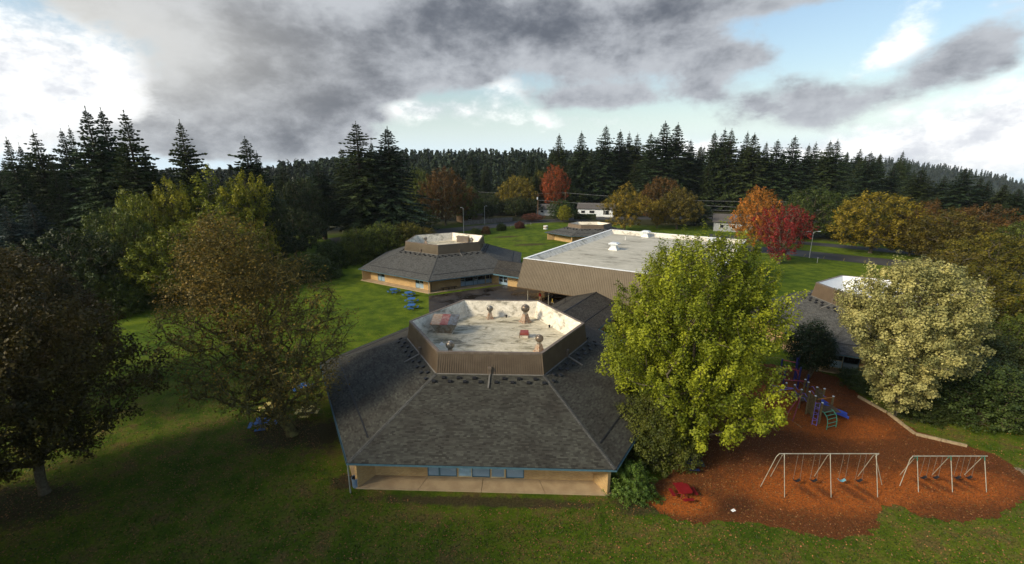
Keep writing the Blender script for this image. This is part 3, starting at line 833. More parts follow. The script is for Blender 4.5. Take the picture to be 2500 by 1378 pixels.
for (x, y) in [(1.7, 1.0), (5.6, 1.6), (9.8, 1.6), (14.0, 1.6), (1.7, 9.6), (4.6, 10.0)]:
    link('post', MB().frustum((x, y), .07, .07, 0, 2.86, 10).mesh('post', 'steel_pale'), hall)

# gabled links between the hexagonal buildings and the hall
def gable(label, start, ang, length, half, ends=(0.0, 0.0), eave=2.6, door=None):
    g = thing('gabled_link_building', label, 'school building', (*start, 0), R(ang))
    ridge = eave + .312 * half
    for sgn in (-1, 1):
        mb = MB(); y = sgn * half
        pts = [(0, y, eave), (length, y, eave), (length + ends[1], 0, ridge), (ends[0], 0, ridge)]
        if sgn > 0: pts = [pts[1], pts[0], pts[3], pts[2]]
        mb.hexa([(p[0], p[1], p[2] - .1) for p in pts] + pts)
        rf = link('roof_slope', mb.mesh('roof_slope', 'shingle_sheet', uv=lambda c: (c.x + 30, (half - abs(c.y)) * 1.05)), g)
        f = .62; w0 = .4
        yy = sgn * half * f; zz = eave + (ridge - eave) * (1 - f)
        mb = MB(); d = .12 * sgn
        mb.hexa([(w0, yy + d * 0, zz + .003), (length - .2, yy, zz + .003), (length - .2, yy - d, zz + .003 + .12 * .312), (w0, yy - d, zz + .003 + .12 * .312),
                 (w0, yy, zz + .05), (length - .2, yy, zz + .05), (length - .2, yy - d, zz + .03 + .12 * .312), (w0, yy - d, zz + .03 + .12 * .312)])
        link('course_shadow_strip', mb.mesh('course_shadow_strip', 'vent_black'), rf)  # black strip paints the shadow line under the lapped course
        y0 = sgn * (half + .03); y1 = sgn * (half - .02)
        link('fascia', MB().box(0, length, min(y0, y1), max(y0, y1), eave - .30, eave - .03).mesh('fascia', 'blue_trim'), g)
        yw = sgn * (half - 1.6)
        mb = MB(); a, c = min(yw, yw - sgn * .28), max(yw, yw - sgn * .28)
        if door and sgn == door[0]:
            mb.box(0, door[1], a, c, 0, eave - .1); mb.box(door[2], length, a, c, 0, eave - .1); mb.box(door[1], door[2], a, c, 2.2, eave - .1)
            mid = .5 * (door[1] + door[2])
            for (x0, x1) in ((door[1], mid - .01), (mid + .01, door[2])):
                fr = MB(); yy0, yy1 = (a + .05, a + .15) if sgn < 0 else (c - .15, c - .05)
                fr.box(x0, x0 + .1, yy0, yy1, .05, 2.18); fr.box(x1 - .1, x1, yy0, yy1, .05, 2.18); fr.box(x0 + .1, x1 - .1, yy0, yy1, 2.06, 2.18); fr.box(x0 + .1, x1 - .1, yy0, yy1, .05, .6); fr.box(x0 + .1, x1 - .1, yy0, yy1, 1.2, 1.3)
                dd = link('door', fr.mesh('door', 'blue_panel'), g)
                link('pane', MB().box(x0 + .1, x1 - .1, yy0 + .04, yy0 + .06, .6, 2.06).mesh('pane', 'glass_dark'), dd)
        else:
            mb.box(0, length, a, c, 0, eave - .1)
        link('wall', mb.mesh('wall', 'brick'), g)
    link('ridge_cap', MB().hexa([(ends[0], -.16, ridge - .03), (length + ends[1], -.16, ridge - .03), (length + ends[1], .16, ridge - .03), (ends[0], .16, ridge - .03),
                                 (ends[0], -.02, ridge + .05), (length + ends[1], -.02, ridge + .05), (length + ends[1], .02, ridge + .05), (ends[0], .02, ridge + .05)]).mesh('ridge_cap', 'vent_black'), g)
    return g
def along(p, ang, d): return (p[0] + d * math.cos(R(ang)), p[1] + d * math.sin(R(ang)))
linkA = gable('dark shingled gabled link roof running from the nearest building to the hall', along(A_LOC, 57.8, 13.0), 57.8, 17.8, 5.15)
link('vent_pipe', MB().frustum((11.0, 3.2), .06, .06, 3.0, 4.0, 8).mesh('vent_pipe', 'vent_black'), linkA)
gable('short grey gabled link with double glass doors left of the hall', along(B_LOC, -32.2, 13.5), -32.2, 14.6, 5.4, door=(-1, 3.7, 5.9))
gable('gabled link roof joining the building behind the playground to the hall', along(C_LOC, 147.8, 11.5), 147.8, 16.0, 4.8)

# ------------------------------------------------------------------ roof equipment
def turbine(label, x, y, z, s=1.0, mat='galvanised', base='rust_base', baseh=.82):
    g = thing('turbine_vent', label, 'roof vent', (x, y, z), rnd.uniform(0, 1), 'turbine vents on the nearest roof')
    h = baseh * s
    mb = MB(); mb.frustum((0, 0), .68 * s, .62 * s, 0, .12 * s, 4, PI / 4); mb.frustum((0, 0), .50 * s, .27 * s, .14 * s, h, 4, PI / 4)
    link('flashing_base', mb.mesh('flashing_base', base), g)
    link('neck', MB().frustum((0, 0), .22 * s, .22 * s, h - .02, h + .24 * s, 14).mesh('neck', 'galvanised'), g)
    zc = h + .24 * s + .34 * s
    hd = link('turbine_head', MB().lathe((0, 0, zc), [(.20 * s, -.33 * s), (.33 * s, -.24 * s), (.385 * s, 0), (.33 * s, .22 * s), (.18 * s, .33 * s), (.02, .35 * s)], 18).mesh('turbine_head', mat, smooth=True), g)
    mb = MB()
    for k in range(18):
        a = 2 * PI * k / 18; pts = []
        for q in range(6):
            e = -1.0 + 2.0 * q / 5; rr = .415 * s * math.cos(e * .95); aa = a + .25 * e
            pts.append((rr * math.cos(aa), rr * math.sin(aa), zc + .36 * s * math.sin(e * 1.1)))
        mb.tube(pts, .018 * s, 3)
    link('vane', mb.mesh('vane', mat), hd, kind='stuff')
    link('cap', MB().lathe((0, 0, zc), [(.20 * s, .32 * s), (.16 * s, .37 * s), (.02, .40 * s)], 14).mesh('cap', mat), hd)
    return g
ZF = 5.905
turbine('turbine vent at the back left wall of the nearest roof well', -2.7, 52.6, ZF, .92)
turbine('largest dark turbine vent on a rusty base, back right of the roof well', 1.6, 51.4, ZF, 1.22, 'galvanised_dark')
turbine('turbine vent in the front right corner of the nearest roof well', 2.75, 42.5, ZF, 1.0, 'galvanised_dark')
turbine('turbine vent peeping over the front parapet of the nearest roof well', -6.1, 41.4, ZF, 1.05, 'galvanised', 'galvanised', .55)
# metal hood: narrow foot, flaring body, patched sloping lid
g = thing('roof_hood', 'flared grey metal hood with a red patched lid in the roof well', 'roof vent', (-7.5, 47.6, ZF), R(-4))
mb = MB(); mb.hexa([(-.75, -.35, 0), (.75, -.35, 0), (.75, .6, 0), (-.75, .6, 0), (-1.45, -.75, 1.25), (1.45, -.75, 1.25), (1.35, 1.2, 1.75), (-1.35, 1.2, 1.75)])
link('body', mb.mesh('body', 'galvanised'), g)
for k, (a, c, mt) in enumerate([(-1.5, -.45, 'rust_base'), (-.44, .45, 'rust_patch'), (.46, 1.5, 'galvanised')]):
    mb = MB(); mb.hexa([(a, -.82, 1.27), (c, -.82, 1.27), (c, 1.28, 1.78), (a, 1.28, 1.78), (a, -.82, 1.31), (c, -.82, 1.31), (c, 1.28, 1.83), (a, 1.28, 1.83)])
    link('lid_panel', mb.mesh('lid_panel', mt), g)
link('curb', MB().box(-.85, .85, -.45, .7, -.003, .12).mesh('curb', 'membrane_wall'), g)
g = thing('box_vent', 'small dark red box vent on a white stand in the roof well', 'roof vent', (1.35, 46.4, ZF), R(-3))
mb = MB(); mb.hexa([(-.48, -.36, .34), (.48, -.36, .34), (.48, .36, .34), (-.48, .36, .34), (-.45, -.34, .62), (.45, -.34, .62), (.45, .34, .72), (-.45, .34, .72)])
link('cover', mb.mesh('cover', 'vent_red'), g); link('curb', MB().box(-.40, .40, -.28, .28, 0, .335).mesh('curb', 'membrane_wall'), g)
for sx in (-1, 1):
    for sy in (-1, 1): link('leg', MB().box(sx * .52 - .03, sx * .52 + .03, sy * .34 - .03, sy * .34 + .03, 0, .4).mesh('leg', 'galvanised_dark'), g)
g = thing('cone_vent', 'tiny white cone vent pipe near the front left of the roof well', 'roof vent', (-7.4, 44.3, ZF))
link('cone', MB().frustum((0, 0), .26, .06, 0, .28, 14).mesh('cone', 'white_paint'), g); link('pipe', MB().frustum((0, 0), .045, .045, .26, .62, 8).mesh('pipe', 'galvanised'), g)
g = thing('roof_drain', 'small black drain stub by the right lining of the roof well', 'roof drain', (4.35, 49.4, ZF)); link('stub', MB().frustum((0, 0), .09, .12, 0, .28, 8).mesh('stub', 'vent_black'), g); link('strainer', MB().frustum((0, 0), .15, .10, .28, .34, 8).mesh('strainer', 'vent_black'), g)
g = thing('roof_drain', 'small black drain stub at the back of the roof well between turbines', 'roof drain', (-.7, 53.0, ZF)); link('stub', MB().frustum((0, 0), .09, .12, 0, .28, 8).mesh('stub', 'vent_black'), g); link('strainer', MB().frustum((0, 0), .15, .10, .28, .34, 8).mesh('strainer', 'vent_black'), g)
turbine('turbine vent at the left inside the far hexagonal roof well', -20.6, 106.5, ZF, 1.0)['group'] = 'turbine vents on the far hexagonal roof'
turbine('turbine vent at the right inside the far hexagonal roof well', -9.4, 105.0, ZF, .9)['group'] = 'turbine vents on the far hexagonal roof'
g = thing('louvre_box', 'grey louvred box at the back of the far hexagonal roof well', 'roof vent', (-12.0, 109.2, ZF), R(-25))
link('housing', MB().box(-1.6, 1.6, -.3, .5, 0, 1.5).mesh('housing', 'galvanised_dark'), g)
for k in range(5): link('louvre', MB().hexa([(-1.45, -.40, .2 + k * .25), (1.45, -.40, .2 + k * .25), (1.45, -.305, .3 + k * .25), (-1.45, -.305, .3 + k * .25), (-1.45, -.40, .23 + k * .25), (1.45, -.40, .23 + k * .25), (1.45, -.305, .33 + k * .25), (-1.45, -.305, .33 + k * .25)]).mesh('louvre', 'wood_fence'), g)
def hall_vent(label, x, y):
    g = thing('roof_ventilator', label, 'roof vent', (x, y, 7.305), R(-32.2), 'ventilators on the hall roof')
    link('curb', MB().frustum((0, 0), 1.35, .95, 0, .55, 4, PI / 4).mesh('curb', 'white_paint'), g)
    link('throat', MB().box(-.55, .55, -.55, .55, .55, 1.15).mesh('throat', 'white_metal'), g)
    mb = MB(); mb.box(-1.0, 1.0, -.85, .85, 1.15, 1.30); mb.prism([(-1.0, -.85), (1.0, -.85), (1.0, .85), (-1.0, .85)], 1.301, [1.36, 1.36, 1.36, 1.36]); mb.frustum((0, 0), 1.2, .8, 1.361, 1.55, 4, PI / 4)
    link('hood', mb.mesh('hood', 'white_metal'), g)
hall_vent('white hooded ventilator nearest on the flat hall roof', 21.0, 91.6)
hall_vent('white hooded ventilator at the back edge of the hall roof', 32.4, 108.6)
hall_vent('white hooded ventilator partly behind the big green tree top', 43.5, 97.0)
g = thing('vent_pipe', 'thin white vent post on the hall roof beside the back ventilator', 'vent pipe', (26.5, 104.5, 7.305)); link('pipe', MB().frustum((0, 0), .07, .07, 0, .8, 8).mesh('pipe', 'white_paint'), g); link('collar', MB().frustum((0, 0), .16, .10, 0, .12, 8).mesh('collar', 'white_paint'), g)
# folded metal screens on the hall's back right corner
g = thing('metal_screen', 'two dark folded metal screens at the far corner of the hall roof', 'roof screen', (47.5, 93.0, 7.9), R(-32))
for k in range(2): link('panel', MB().hexa([(k * 1.6, 0, 0), (k * 1.6 + .15, 0, 0), (k * 1.6 + .15, 1.6, 0), (k * 1.6, 1.6, 0), (k * 1.6 + .7, 0, 1.6), (k * 1.6 + .85, 0, 1.6), (k * 1.6 + .85, 1.6, 1.6), (k * 1.6 + .7, 1.6, 1.6)]).mesh('panel', 'wood_dark'), g)

# ------------------------------------------------------------------ trees
def unit(v): return v / np.maximum(np.linalg.norm(v, axis=-1, keepdims=True), 1e-9)
def leaf_quads(P, N, size, rg, aspect=.72):
    k = len(P)
    a = unit(np.cross(N, rg.normal(size=(k, 3)))); bvec = np.cross(N, a)
    s = (size * rg.uniform(.65, 1.35, k))[:, None]
    droop = N * (-.12) * s
    V = np.stack([P + a * s * .55 + droop, P + bvec * s * .5 * aspect, P - a * s * .45 + droop, P - bvec * s * .5 * aspect], 1).reshape(-1, 3)
    F = np.arange(4 * k).reshape(-1, 4)
    return V, F
def tubes_mesh(name, E, mat):
    """E: list of (p0, p1, r0, r1)"""
    V = []; F = []; base = 0
    for (p0, p1, r0, r1) in E:
        d = p1 - p0; L = np.linalg.norm(d)
        if L < 1e-4: continue
        d = d / L
        sides = 7 if r0 > .12 else (5 if r0 > .045 else 3)
        ref = np.array([1., 0, 0]) if abs(d[0]) < .8 else np.array([0, 1., 0])
        u = np.cross(d, ref); u /= np.linalg.norm(u); v = np.cross(d, u)
        an = np.arange(sides) * 2 * PI / sides
        c = np.cos(an)[:, None] * u + np.sin(an)[:, None] * v
        V.append(p0 - d * r0 * .3 + c * r0); V.append(p1 + c * r1)
        i = np.arange(sides); j = (i + 1) % sides
        F.append(np.stack([base + i, base + j, base + sides + j, base + sides + i], 1)); base += 2 * sides
    return mesh_np(name, np.concatenate(V), np.concatenate(F), mat, smooth=True)

def broadleaf(seed, H, Rr, base=.28, trunk_r=.35, nclump=240, twigs=7, leaves=11, leaf=.26, shape='round', upright=.35, spread=1.0, mind=None, inner=.30,
              lean=(0, 0), bark='bark', leafmat='leaf', twig_len=1.25, wood_twigs=0, crook=.25, stems=1, shift=(0, 0), puff=0.0, voids=0, void_r=1.3, low_keep=None, rough=1.0, lift=0.0):
    rg = np.random.default_rng(seed)
    zb = base * H
    ph = rg.uniform(0, 2 * PI, 6)
    def prof(t, a):
        if shape == 'round': r = np.sin(PI * np.clip(t * .93 + .05, 0, 1) ** .85) ** .62
        elif shape == 'oval': r = np.sin(PI * np.clip(t * .92 + .06, 0, 1) ** .95) ** .75
        elif shape == 'vase': r = np.clip(t + .18, 0, 1) ** .75 * np.sqrt(np.clip(1.08 - t ** 3, 0, 1)) * .98
        elif shape == 'dome': r = np.sqrt(np.clip(1 - (np.clip(t - .30, 0, 1) / .72) ** 2, 0, 1)) * np.clip(.62 + t * 1.4, 0, 1)
        elif shape == 'locust': r = np.sin(PI * np.clip(t * .90 + .08, 0, 1) ** .8) ** .7 * (.85 + .25 * np.sin(9 * t + ph[5]))
        elif shape == 'tear': r = np.clip(t * 1.55 + .22, 0, 1) ** .85 * np.sqrt(np.clip(1 - (np.clip(t - .52, 0, 1) / .50) ** 2, 0, 1))
        elif shape == 'bush': r = np.sqrt(np.clip(1 - np.clip(t - .15, 0, 1) ** 2 / .74, 0, 1))
        else: r = np.sqrt(np.clip(1 - (2 * t - 1) ** 2, 0, 1))
        lob = 1 + rough * (.15 * np.sin(2 * a + ph[0] + 2.5 * t) + .11 * np.sin(3 * a + ph[1] - 5 * t) + .08 * np.sin(5 * a + ph[2] + 9 * t) + .06 * np.sin(8 * a + ph[3] - 13 * t))
        return r * lob
    md = mind if mind else .8 * (4.2 * Rr * Rr * (H - zb) / nclump) ** (1 / 3)
    pts = []
    tries = 0
    cand_t = rg.uniform(0, 1, 60000); cand_a = rg.uniform(0, 2 * PI, 60000); cand_r = np.sqrt(rg.uniform(inner ** 2, 1, 60000))
    rr = prof(cand_t, cand_a) * Rr * cand_r
    cz = zb + (H - zb) * cand_t
    C = np.stack([rr * np.cos(cand_a) + shift[0] * cand_t, rr * np.sin(cand_a) + shift[1] * cand_t, cz], 1)
    if voids:
        vc = C[rg.permutation(len(C))[:voids * 6]]; vc = vc[cand_r[:len(vc)] > 0][:voids]
        vc = vc + unit(vc - np.array([0, 0, .55 * H])) * .4
        dist = np.min(np.linalg.norm((C[:, None] - vc[None]) / np.array([1, 1, .75]), axis=2), axis=1)
        sel_ = dist > void_r; C = C[sel_]; cand_r = cand_r[sel_]; cand_t = cand_t[sel_]
    keep = []
    grid = {}
    for i in range(len(C)):
        key = tuple((C[i] // md).astype(int)); ok = True
        for ax in (-1, 0, 1):
            for ay in (-1, 0, 1):
                for azz in (-1, 0, 1):
                    for j in grid.get((key[0] + ax, key[1] + ay, key[2] + azz), ()):
                        if np.sum((C[i] - C[j]) ** 2) < md * md: ok = False; break
                    if not ok: break
                if not ok: break
            if not ok: break
        if ok:
            keep.append(i); grid.setdefault(key, []).append(i)
            if len(keep) >= nclump: break
    P = C[keep]
    # skeleton
    nodes = []; par = []; 
    for sidx in range(stems):
        off = np.array([0, 0, 0.]) if stems == 1 else np.array([rg.normal(0, trunk_r * 1.5), rg.normal(0, trunk_r * 1.5), 0])
        prev = -1; K = 7
        top = (.80 if shape != 'vase' else .55) * (H - zb)
        for k in range(K):
            t = k / (K - 1)
            q = off + np.array([lean[0] * t + shift[0] * .5 * t + (rg.normal(0, .12 * Rr * .2) if k > 1 else 0) + off[0] * 3 * t, lean[1] * t + shift[1] * .5 * t + (rg.normal(0, .12 * Rr * .2) if k > 1 else 0) + off[1] * 3 * t, (zb * 1.05 * min(1, t * 2.2) + max(0, t - .45) / .55 * top)])
            nodes.append(q); par.append(prev); prev = len(nodes) - 1
    ntr = len(nodes)
    axis = np.array([shift[0] * .5, shift[1] * .5, 0])
    order = np.argsort(np.hypot(P[:, 0] - axis[0], P[:, 1] - axis[1]) + .25 * np.abs(P[:, 2] - zb))
    NA = np.zeros((ntr + 2 * len(P) + 4, 3)); NA[:ntr] = nodes; cnt = ntr
    leafnode = {}
    for i in order:
        p = P[i]
        d = p - NA[:cnt]; L = np.linalg.norm(d, axis=1)
        cost = L + np.clip(-(d[:, 2]) + .25 * L, 0, None) * 1.6 + (NA[:cnt, 2] < zb * .75) * 50
        j = int(np.argmin(cost))
        mid = .5 * (NA[j] + p) + rg.normal(0, crook * .35 * L[j] ** .8, 3); mid[2] += .10 * L[j]
        if L[j] > md * .9:
            NA[cnt] = mid; par.append(j); nodes.append(mid); j = cnt; cnt += 1
        NA[cnt] = p; par.append(j); nodes.append(p); leafnode[i] = cnt; cnt += 1
    w = np.zeros(cnt)
    ch = np.zeros(cnt, int)
    for k in range(cnt - 1, 0, -1):
        if par[k] >= 0: ch[par[k]] += 1
    for k in range(cnt - 1, -1, -1):
        if ch[k] == 0: w[k] = 1.0
        if par[k] >= 0: w[par[k]] += w[k]
    rad = trunk_r * (w / w.max()) ** .46
    rad = np.maximum(rad, .014)
    E = []
    for k in range(cnt):
        if par[k] >= 0:
            r0 = rad[par[k]] if (k < ntr) else min(rad[par[k]], rad[k] * 1.5)
            E.append((NA[par[k]], NA[k], r0, rad[k]))
    for sidx in range(stems):
        b0 = NA[sidx * 7]; E.append((b0 + np.array([0, 0, -.25]), b0 + np.array([0, 0, .5]), rad[sidx * 7] * 1.5, rad[sidx * 7] * 1.02))
    cen = np.array([shift[0] * .5, shift[1] * .5, zb + .35 * (H - zb)])
    # leaf twigs
    k = len(P) * twigs
    cidx = np.repeat(np.arange(len(P)), twigs)
    outd = unit(P - cen)[cidx]
    D = unit(outd * (1 - upright) + np.array([0, 0, 1.]) * upright + rg.normal(0, .50 * spread, (k, 3)))
    S0 = P[cidx] - D * .30 * twig_len + rg.normal(0, .34 * spread * twig_len * .6, (k, 3))
    TL = twig_len * rg.uniform(.55, 1.25, k) * (1 + lift * np.clip((P[cidx, 2] - zb) / (H - zb), 0, 1) * (rg.random(k) < .35))
    if wood_twigs:
        sel = rg.permutation(k)[:int(k * wood_twigs)]
        for q in sel:
            a = P[cidx[q]]; bpt = S0[q] + D[q] * TL[q] * .6; mid = .5 * (a + bpt) + rg.normal(0, .16, 3); tip = bpt + unit(D[q] + rg.normal(0, .6, 3)) * TL[q] * .55 + np.array([0, 0, -.1])
            E.append((a, mid, .026, .020)); E.append((mid, bpt, .020, .014)); E.append((bpt, tip, .014, .008))
    trunk = tubes_mesh('trunk', E, bark)
    lt = np.tile((np.arange(leaves) + .5) / leaves, k)
    kk = np.repeat(np.arange(k), leaves)
    pos = S0[kk] + D[kk] * (TL[kk] * lt)[:, None] + rg.normal(0, .10 + .05 * twig_len, (k * leaves, 3)) * np.array([1, 1, .8])
    ncol = None
    if puff:
        # each clump is a leafy spray: leaves sit on a ragged spindle, so clumps have a lit and a shaded side
        m_ = twigs * leaves; ci = np.repeat(np.arange(len(P)), m_)
        od = unit(P - cen); dax = unit(od * (1 - upright) + np.array([0, 0, 1.]) * upright + rg.normal(0, .28 * spread, P.shape))
        csz = rg.uniform(.65, 1.35, len(P)) * (1 + lift * np.clip((P[:, 2] - zb) / (H - zb) - .3, 0, 1) * (rg.random(len(P)) < .4))
        sph = unit(rg.normal(0, 1, (len(ci), 3))); rr_ = rg.uniform(.25, 1, len(ci)) ** .45
        along_ = np.sum(sph * dax[ci], 1, keepdims=True) * dax[ci]; perp = sph - along_
        taper = 1 - .45 * np.sum(sph * dax[ci], 1, keepdims=True)
        lobe = 1 + .35 * np.sin(5 * sph[:, :1] + 7 * sph[:, 1:2] + rg.uniform(0, 6, len(P))[ci][:, None])
        off = (along_ * twig_len * csz[ci][:, None] + perp * puff * taper * lobe * np.sqrt(csz[ci])[:, None]) * rr_[:, None]
        pos = P[ci] + off + rg.normal(0, .05 + .06 * puff, (len(ci), 3))
        kk = ci * twigs; ncol = unit(unit(off) * 1.0 + np.array([0, 0, .45]) + rg.normal(0, .42, (len(ci), 3)))
    if low_keep is not None:
        tz = np.clip((pos[:, 2] - zb) / (H - zb), 0, 1); sel = rg.random(len(pos)) < low_keep + (1 - low_keep) * np.clip((tz - .35) / .4, 0, 1)
        pos = pos[sel]; kk = kk[sel]
    nrm = ncol if ncol is not None else unit(np.array([0, 0, .75]) + .55 * outd[kk] + rg.normal(0, .62, (len(kk), 3)))
    V, F = leaf_quads(pos, nrm, leaf, rg)
    ct = rg.normal(0, .19, len(P)); tt = rg.normal(0, .08, k)
    tint = np.clip(.45 + ct[cidx[kk]] + tt[kk] + rg.normal(0, .16, len(kk)), 0, 1)
    crown = mesh_np('crown', V, F, leafmat, tint)
    return trunk, crown

def conifer(seed, H=36., Rr=6., base=.08, step=.75, nb=6, dens=1.0, droop=1.0, ragged=.25, spray=.98):
    rg = np.random.default_rng(seed)
    Pp = []; Nn = []; Ax = []; Sz = []; Tn = []
    E = [(np.array([0, 0, -.4]), np.array([0, 0, H * .35]), .012 * H + .12, .009 * H + .05), (np.array([0, 0, H * .35]), np.array([.1, 0, H * .75]), .009 * H + .05, .004 * H + .03), (np.array([.1, 0, H * .75]), np.array([0, 0, H * .985]), .004 * H + .03, .02)]
    z = base * H
    while z < H * .985:
        t = (z - base * H) / (H * (1 - base))
        rad = 1.08 * Rr * min(1.0, .5 + 2.6 * t) * (1 - t) ** .86 + .09
        rad *= 1 + rg.normal(0, ragged * .55)
        n = max(5, int(nb * (.75 + .5 * (1 - t))))
        a0 = rg.uniform(0, 2 * PI)
        for q in range(n):
            a = a0 + 2 * PI * q / n + rg.normal(0, .25)
            L = max(.25, rad * rg.uniform(.68, 1.12) * (1 + (rg.uniform(0, ragged) if rg.random() < .3 else 0)))
            dirh = np.array([math.cos(a), math.sin(a), 0]); side = np.array([-math.sin(a), math.cos(a), 0])
            rise = .22 + 1.0 * t * t + .15 * t; zz0 = z + rg.normal(0, .15)
            E.append((np.array([0, 0, zz0]), dirh * L * .6 + np.array([0, 0, zz0 + L * .6 * rise * .3 - .12 * L * droop]), .03 + .008 * L, .012))
            ns = max(2, int(L / (.55 / dens)))
            for sidx in range(ns):
                sfr = (sidx + .8) / ns
                zc = zz0 + L * (rise * .30 * sfr - .38 * droop * (1 - t * .7) * sfr ** 1.7 + .12 * max(0, sfr - .7))
                c = dirh * L * sfr + np.array([0, 0, zc])
                wd = (.32 + .75 * (1 - sfr)) * min(1.2, L * .30 + .25)
                for sg in (-1, 1):
                    ax = unit(dirh * .75 + side * sg * rg.uniform(.45, 1.1) + np.array([0, 0, -.30 * droop * (1 - t) + .30 * t + rg.normal(0, .15)]))
                    Pp.append(c + side * sg * wd * .45 + rg.normal(0, .06, 3)); Ax.append(ax)
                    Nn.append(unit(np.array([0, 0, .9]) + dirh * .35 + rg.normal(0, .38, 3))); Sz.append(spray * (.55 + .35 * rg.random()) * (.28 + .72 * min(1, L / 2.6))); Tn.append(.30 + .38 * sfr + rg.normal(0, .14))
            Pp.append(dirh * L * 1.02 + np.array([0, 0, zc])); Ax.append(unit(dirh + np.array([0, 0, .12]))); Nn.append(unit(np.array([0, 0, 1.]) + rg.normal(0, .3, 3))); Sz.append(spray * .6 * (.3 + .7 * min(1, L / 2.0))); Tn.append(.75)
        z += step * (.75 + .5 * rg.random()) * (.45 + .55 * (1 - t))
    for q in range(14):
        Pp.append(np.array([0, 0, H * (.955 + .0045 * q)])); aa = q * 2.4; Ax.append(unit(np.array([math.cos(aa), math.sin(aa), 1.6]))); Nn.append(unit(rg.normal(0, 1, 3))); Sz.append(.30); Tn.append(.6)
    Pp, Nn, Ax, Sz, Tn = map(np.array, (Pp, Nn, Ax, Sz, Tn))
    Bb = unit(np.cross(Nn, Ax)); s = Sz[:, None]
    # each spray: two leaf-shaped faces with a ragged outline
    V = np.stack([Pp - Ax * s * .55, Pp + Bb * s * .30 - Ax * s * .05, Pp + Ax * s * .75 - np.array([0, 0, .10]) * s, Pp - Bb * s * .30 + Ax * s * .02], 1).reshape(-1, 3)
    F = np.arange(len(V)).reshape(-1, 4)
    hang = Pp - np.array([0, 0, .22]) * s
    V2 = np.stack([Pp - Ax * s * .35, Pp + Ax * s * .42, hang + Ax * s * .25 - np.array([0, 0, .30]) * s, hang - Ax * s * .30 - np.array([0, 0, .18]) * s], 1).reshape(-1, 3)
    F2 = np.arange(len(V2)).reshape(-1, 4) + len(V)
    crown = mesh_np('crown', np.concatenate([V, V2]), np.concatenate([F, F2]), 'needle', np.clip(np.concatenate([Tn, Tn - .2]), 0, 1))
    return tubes_mesh('trunk', E, 'bark_conifer'), crown

def plant(name, proto, label, cat, x, y, z=0.0, rot=0.0, scale=(1, 1, 1), color=(.06, .08, .02), group=None):
    o = thing(name, label, cat, (x, y, z), rot, group)
    o.scale = scale
    if proto[0] is not None: link('trunk', proto[0], o)
    c = link('crown', proto[1], o); c.color = (*color, 1)
    return o

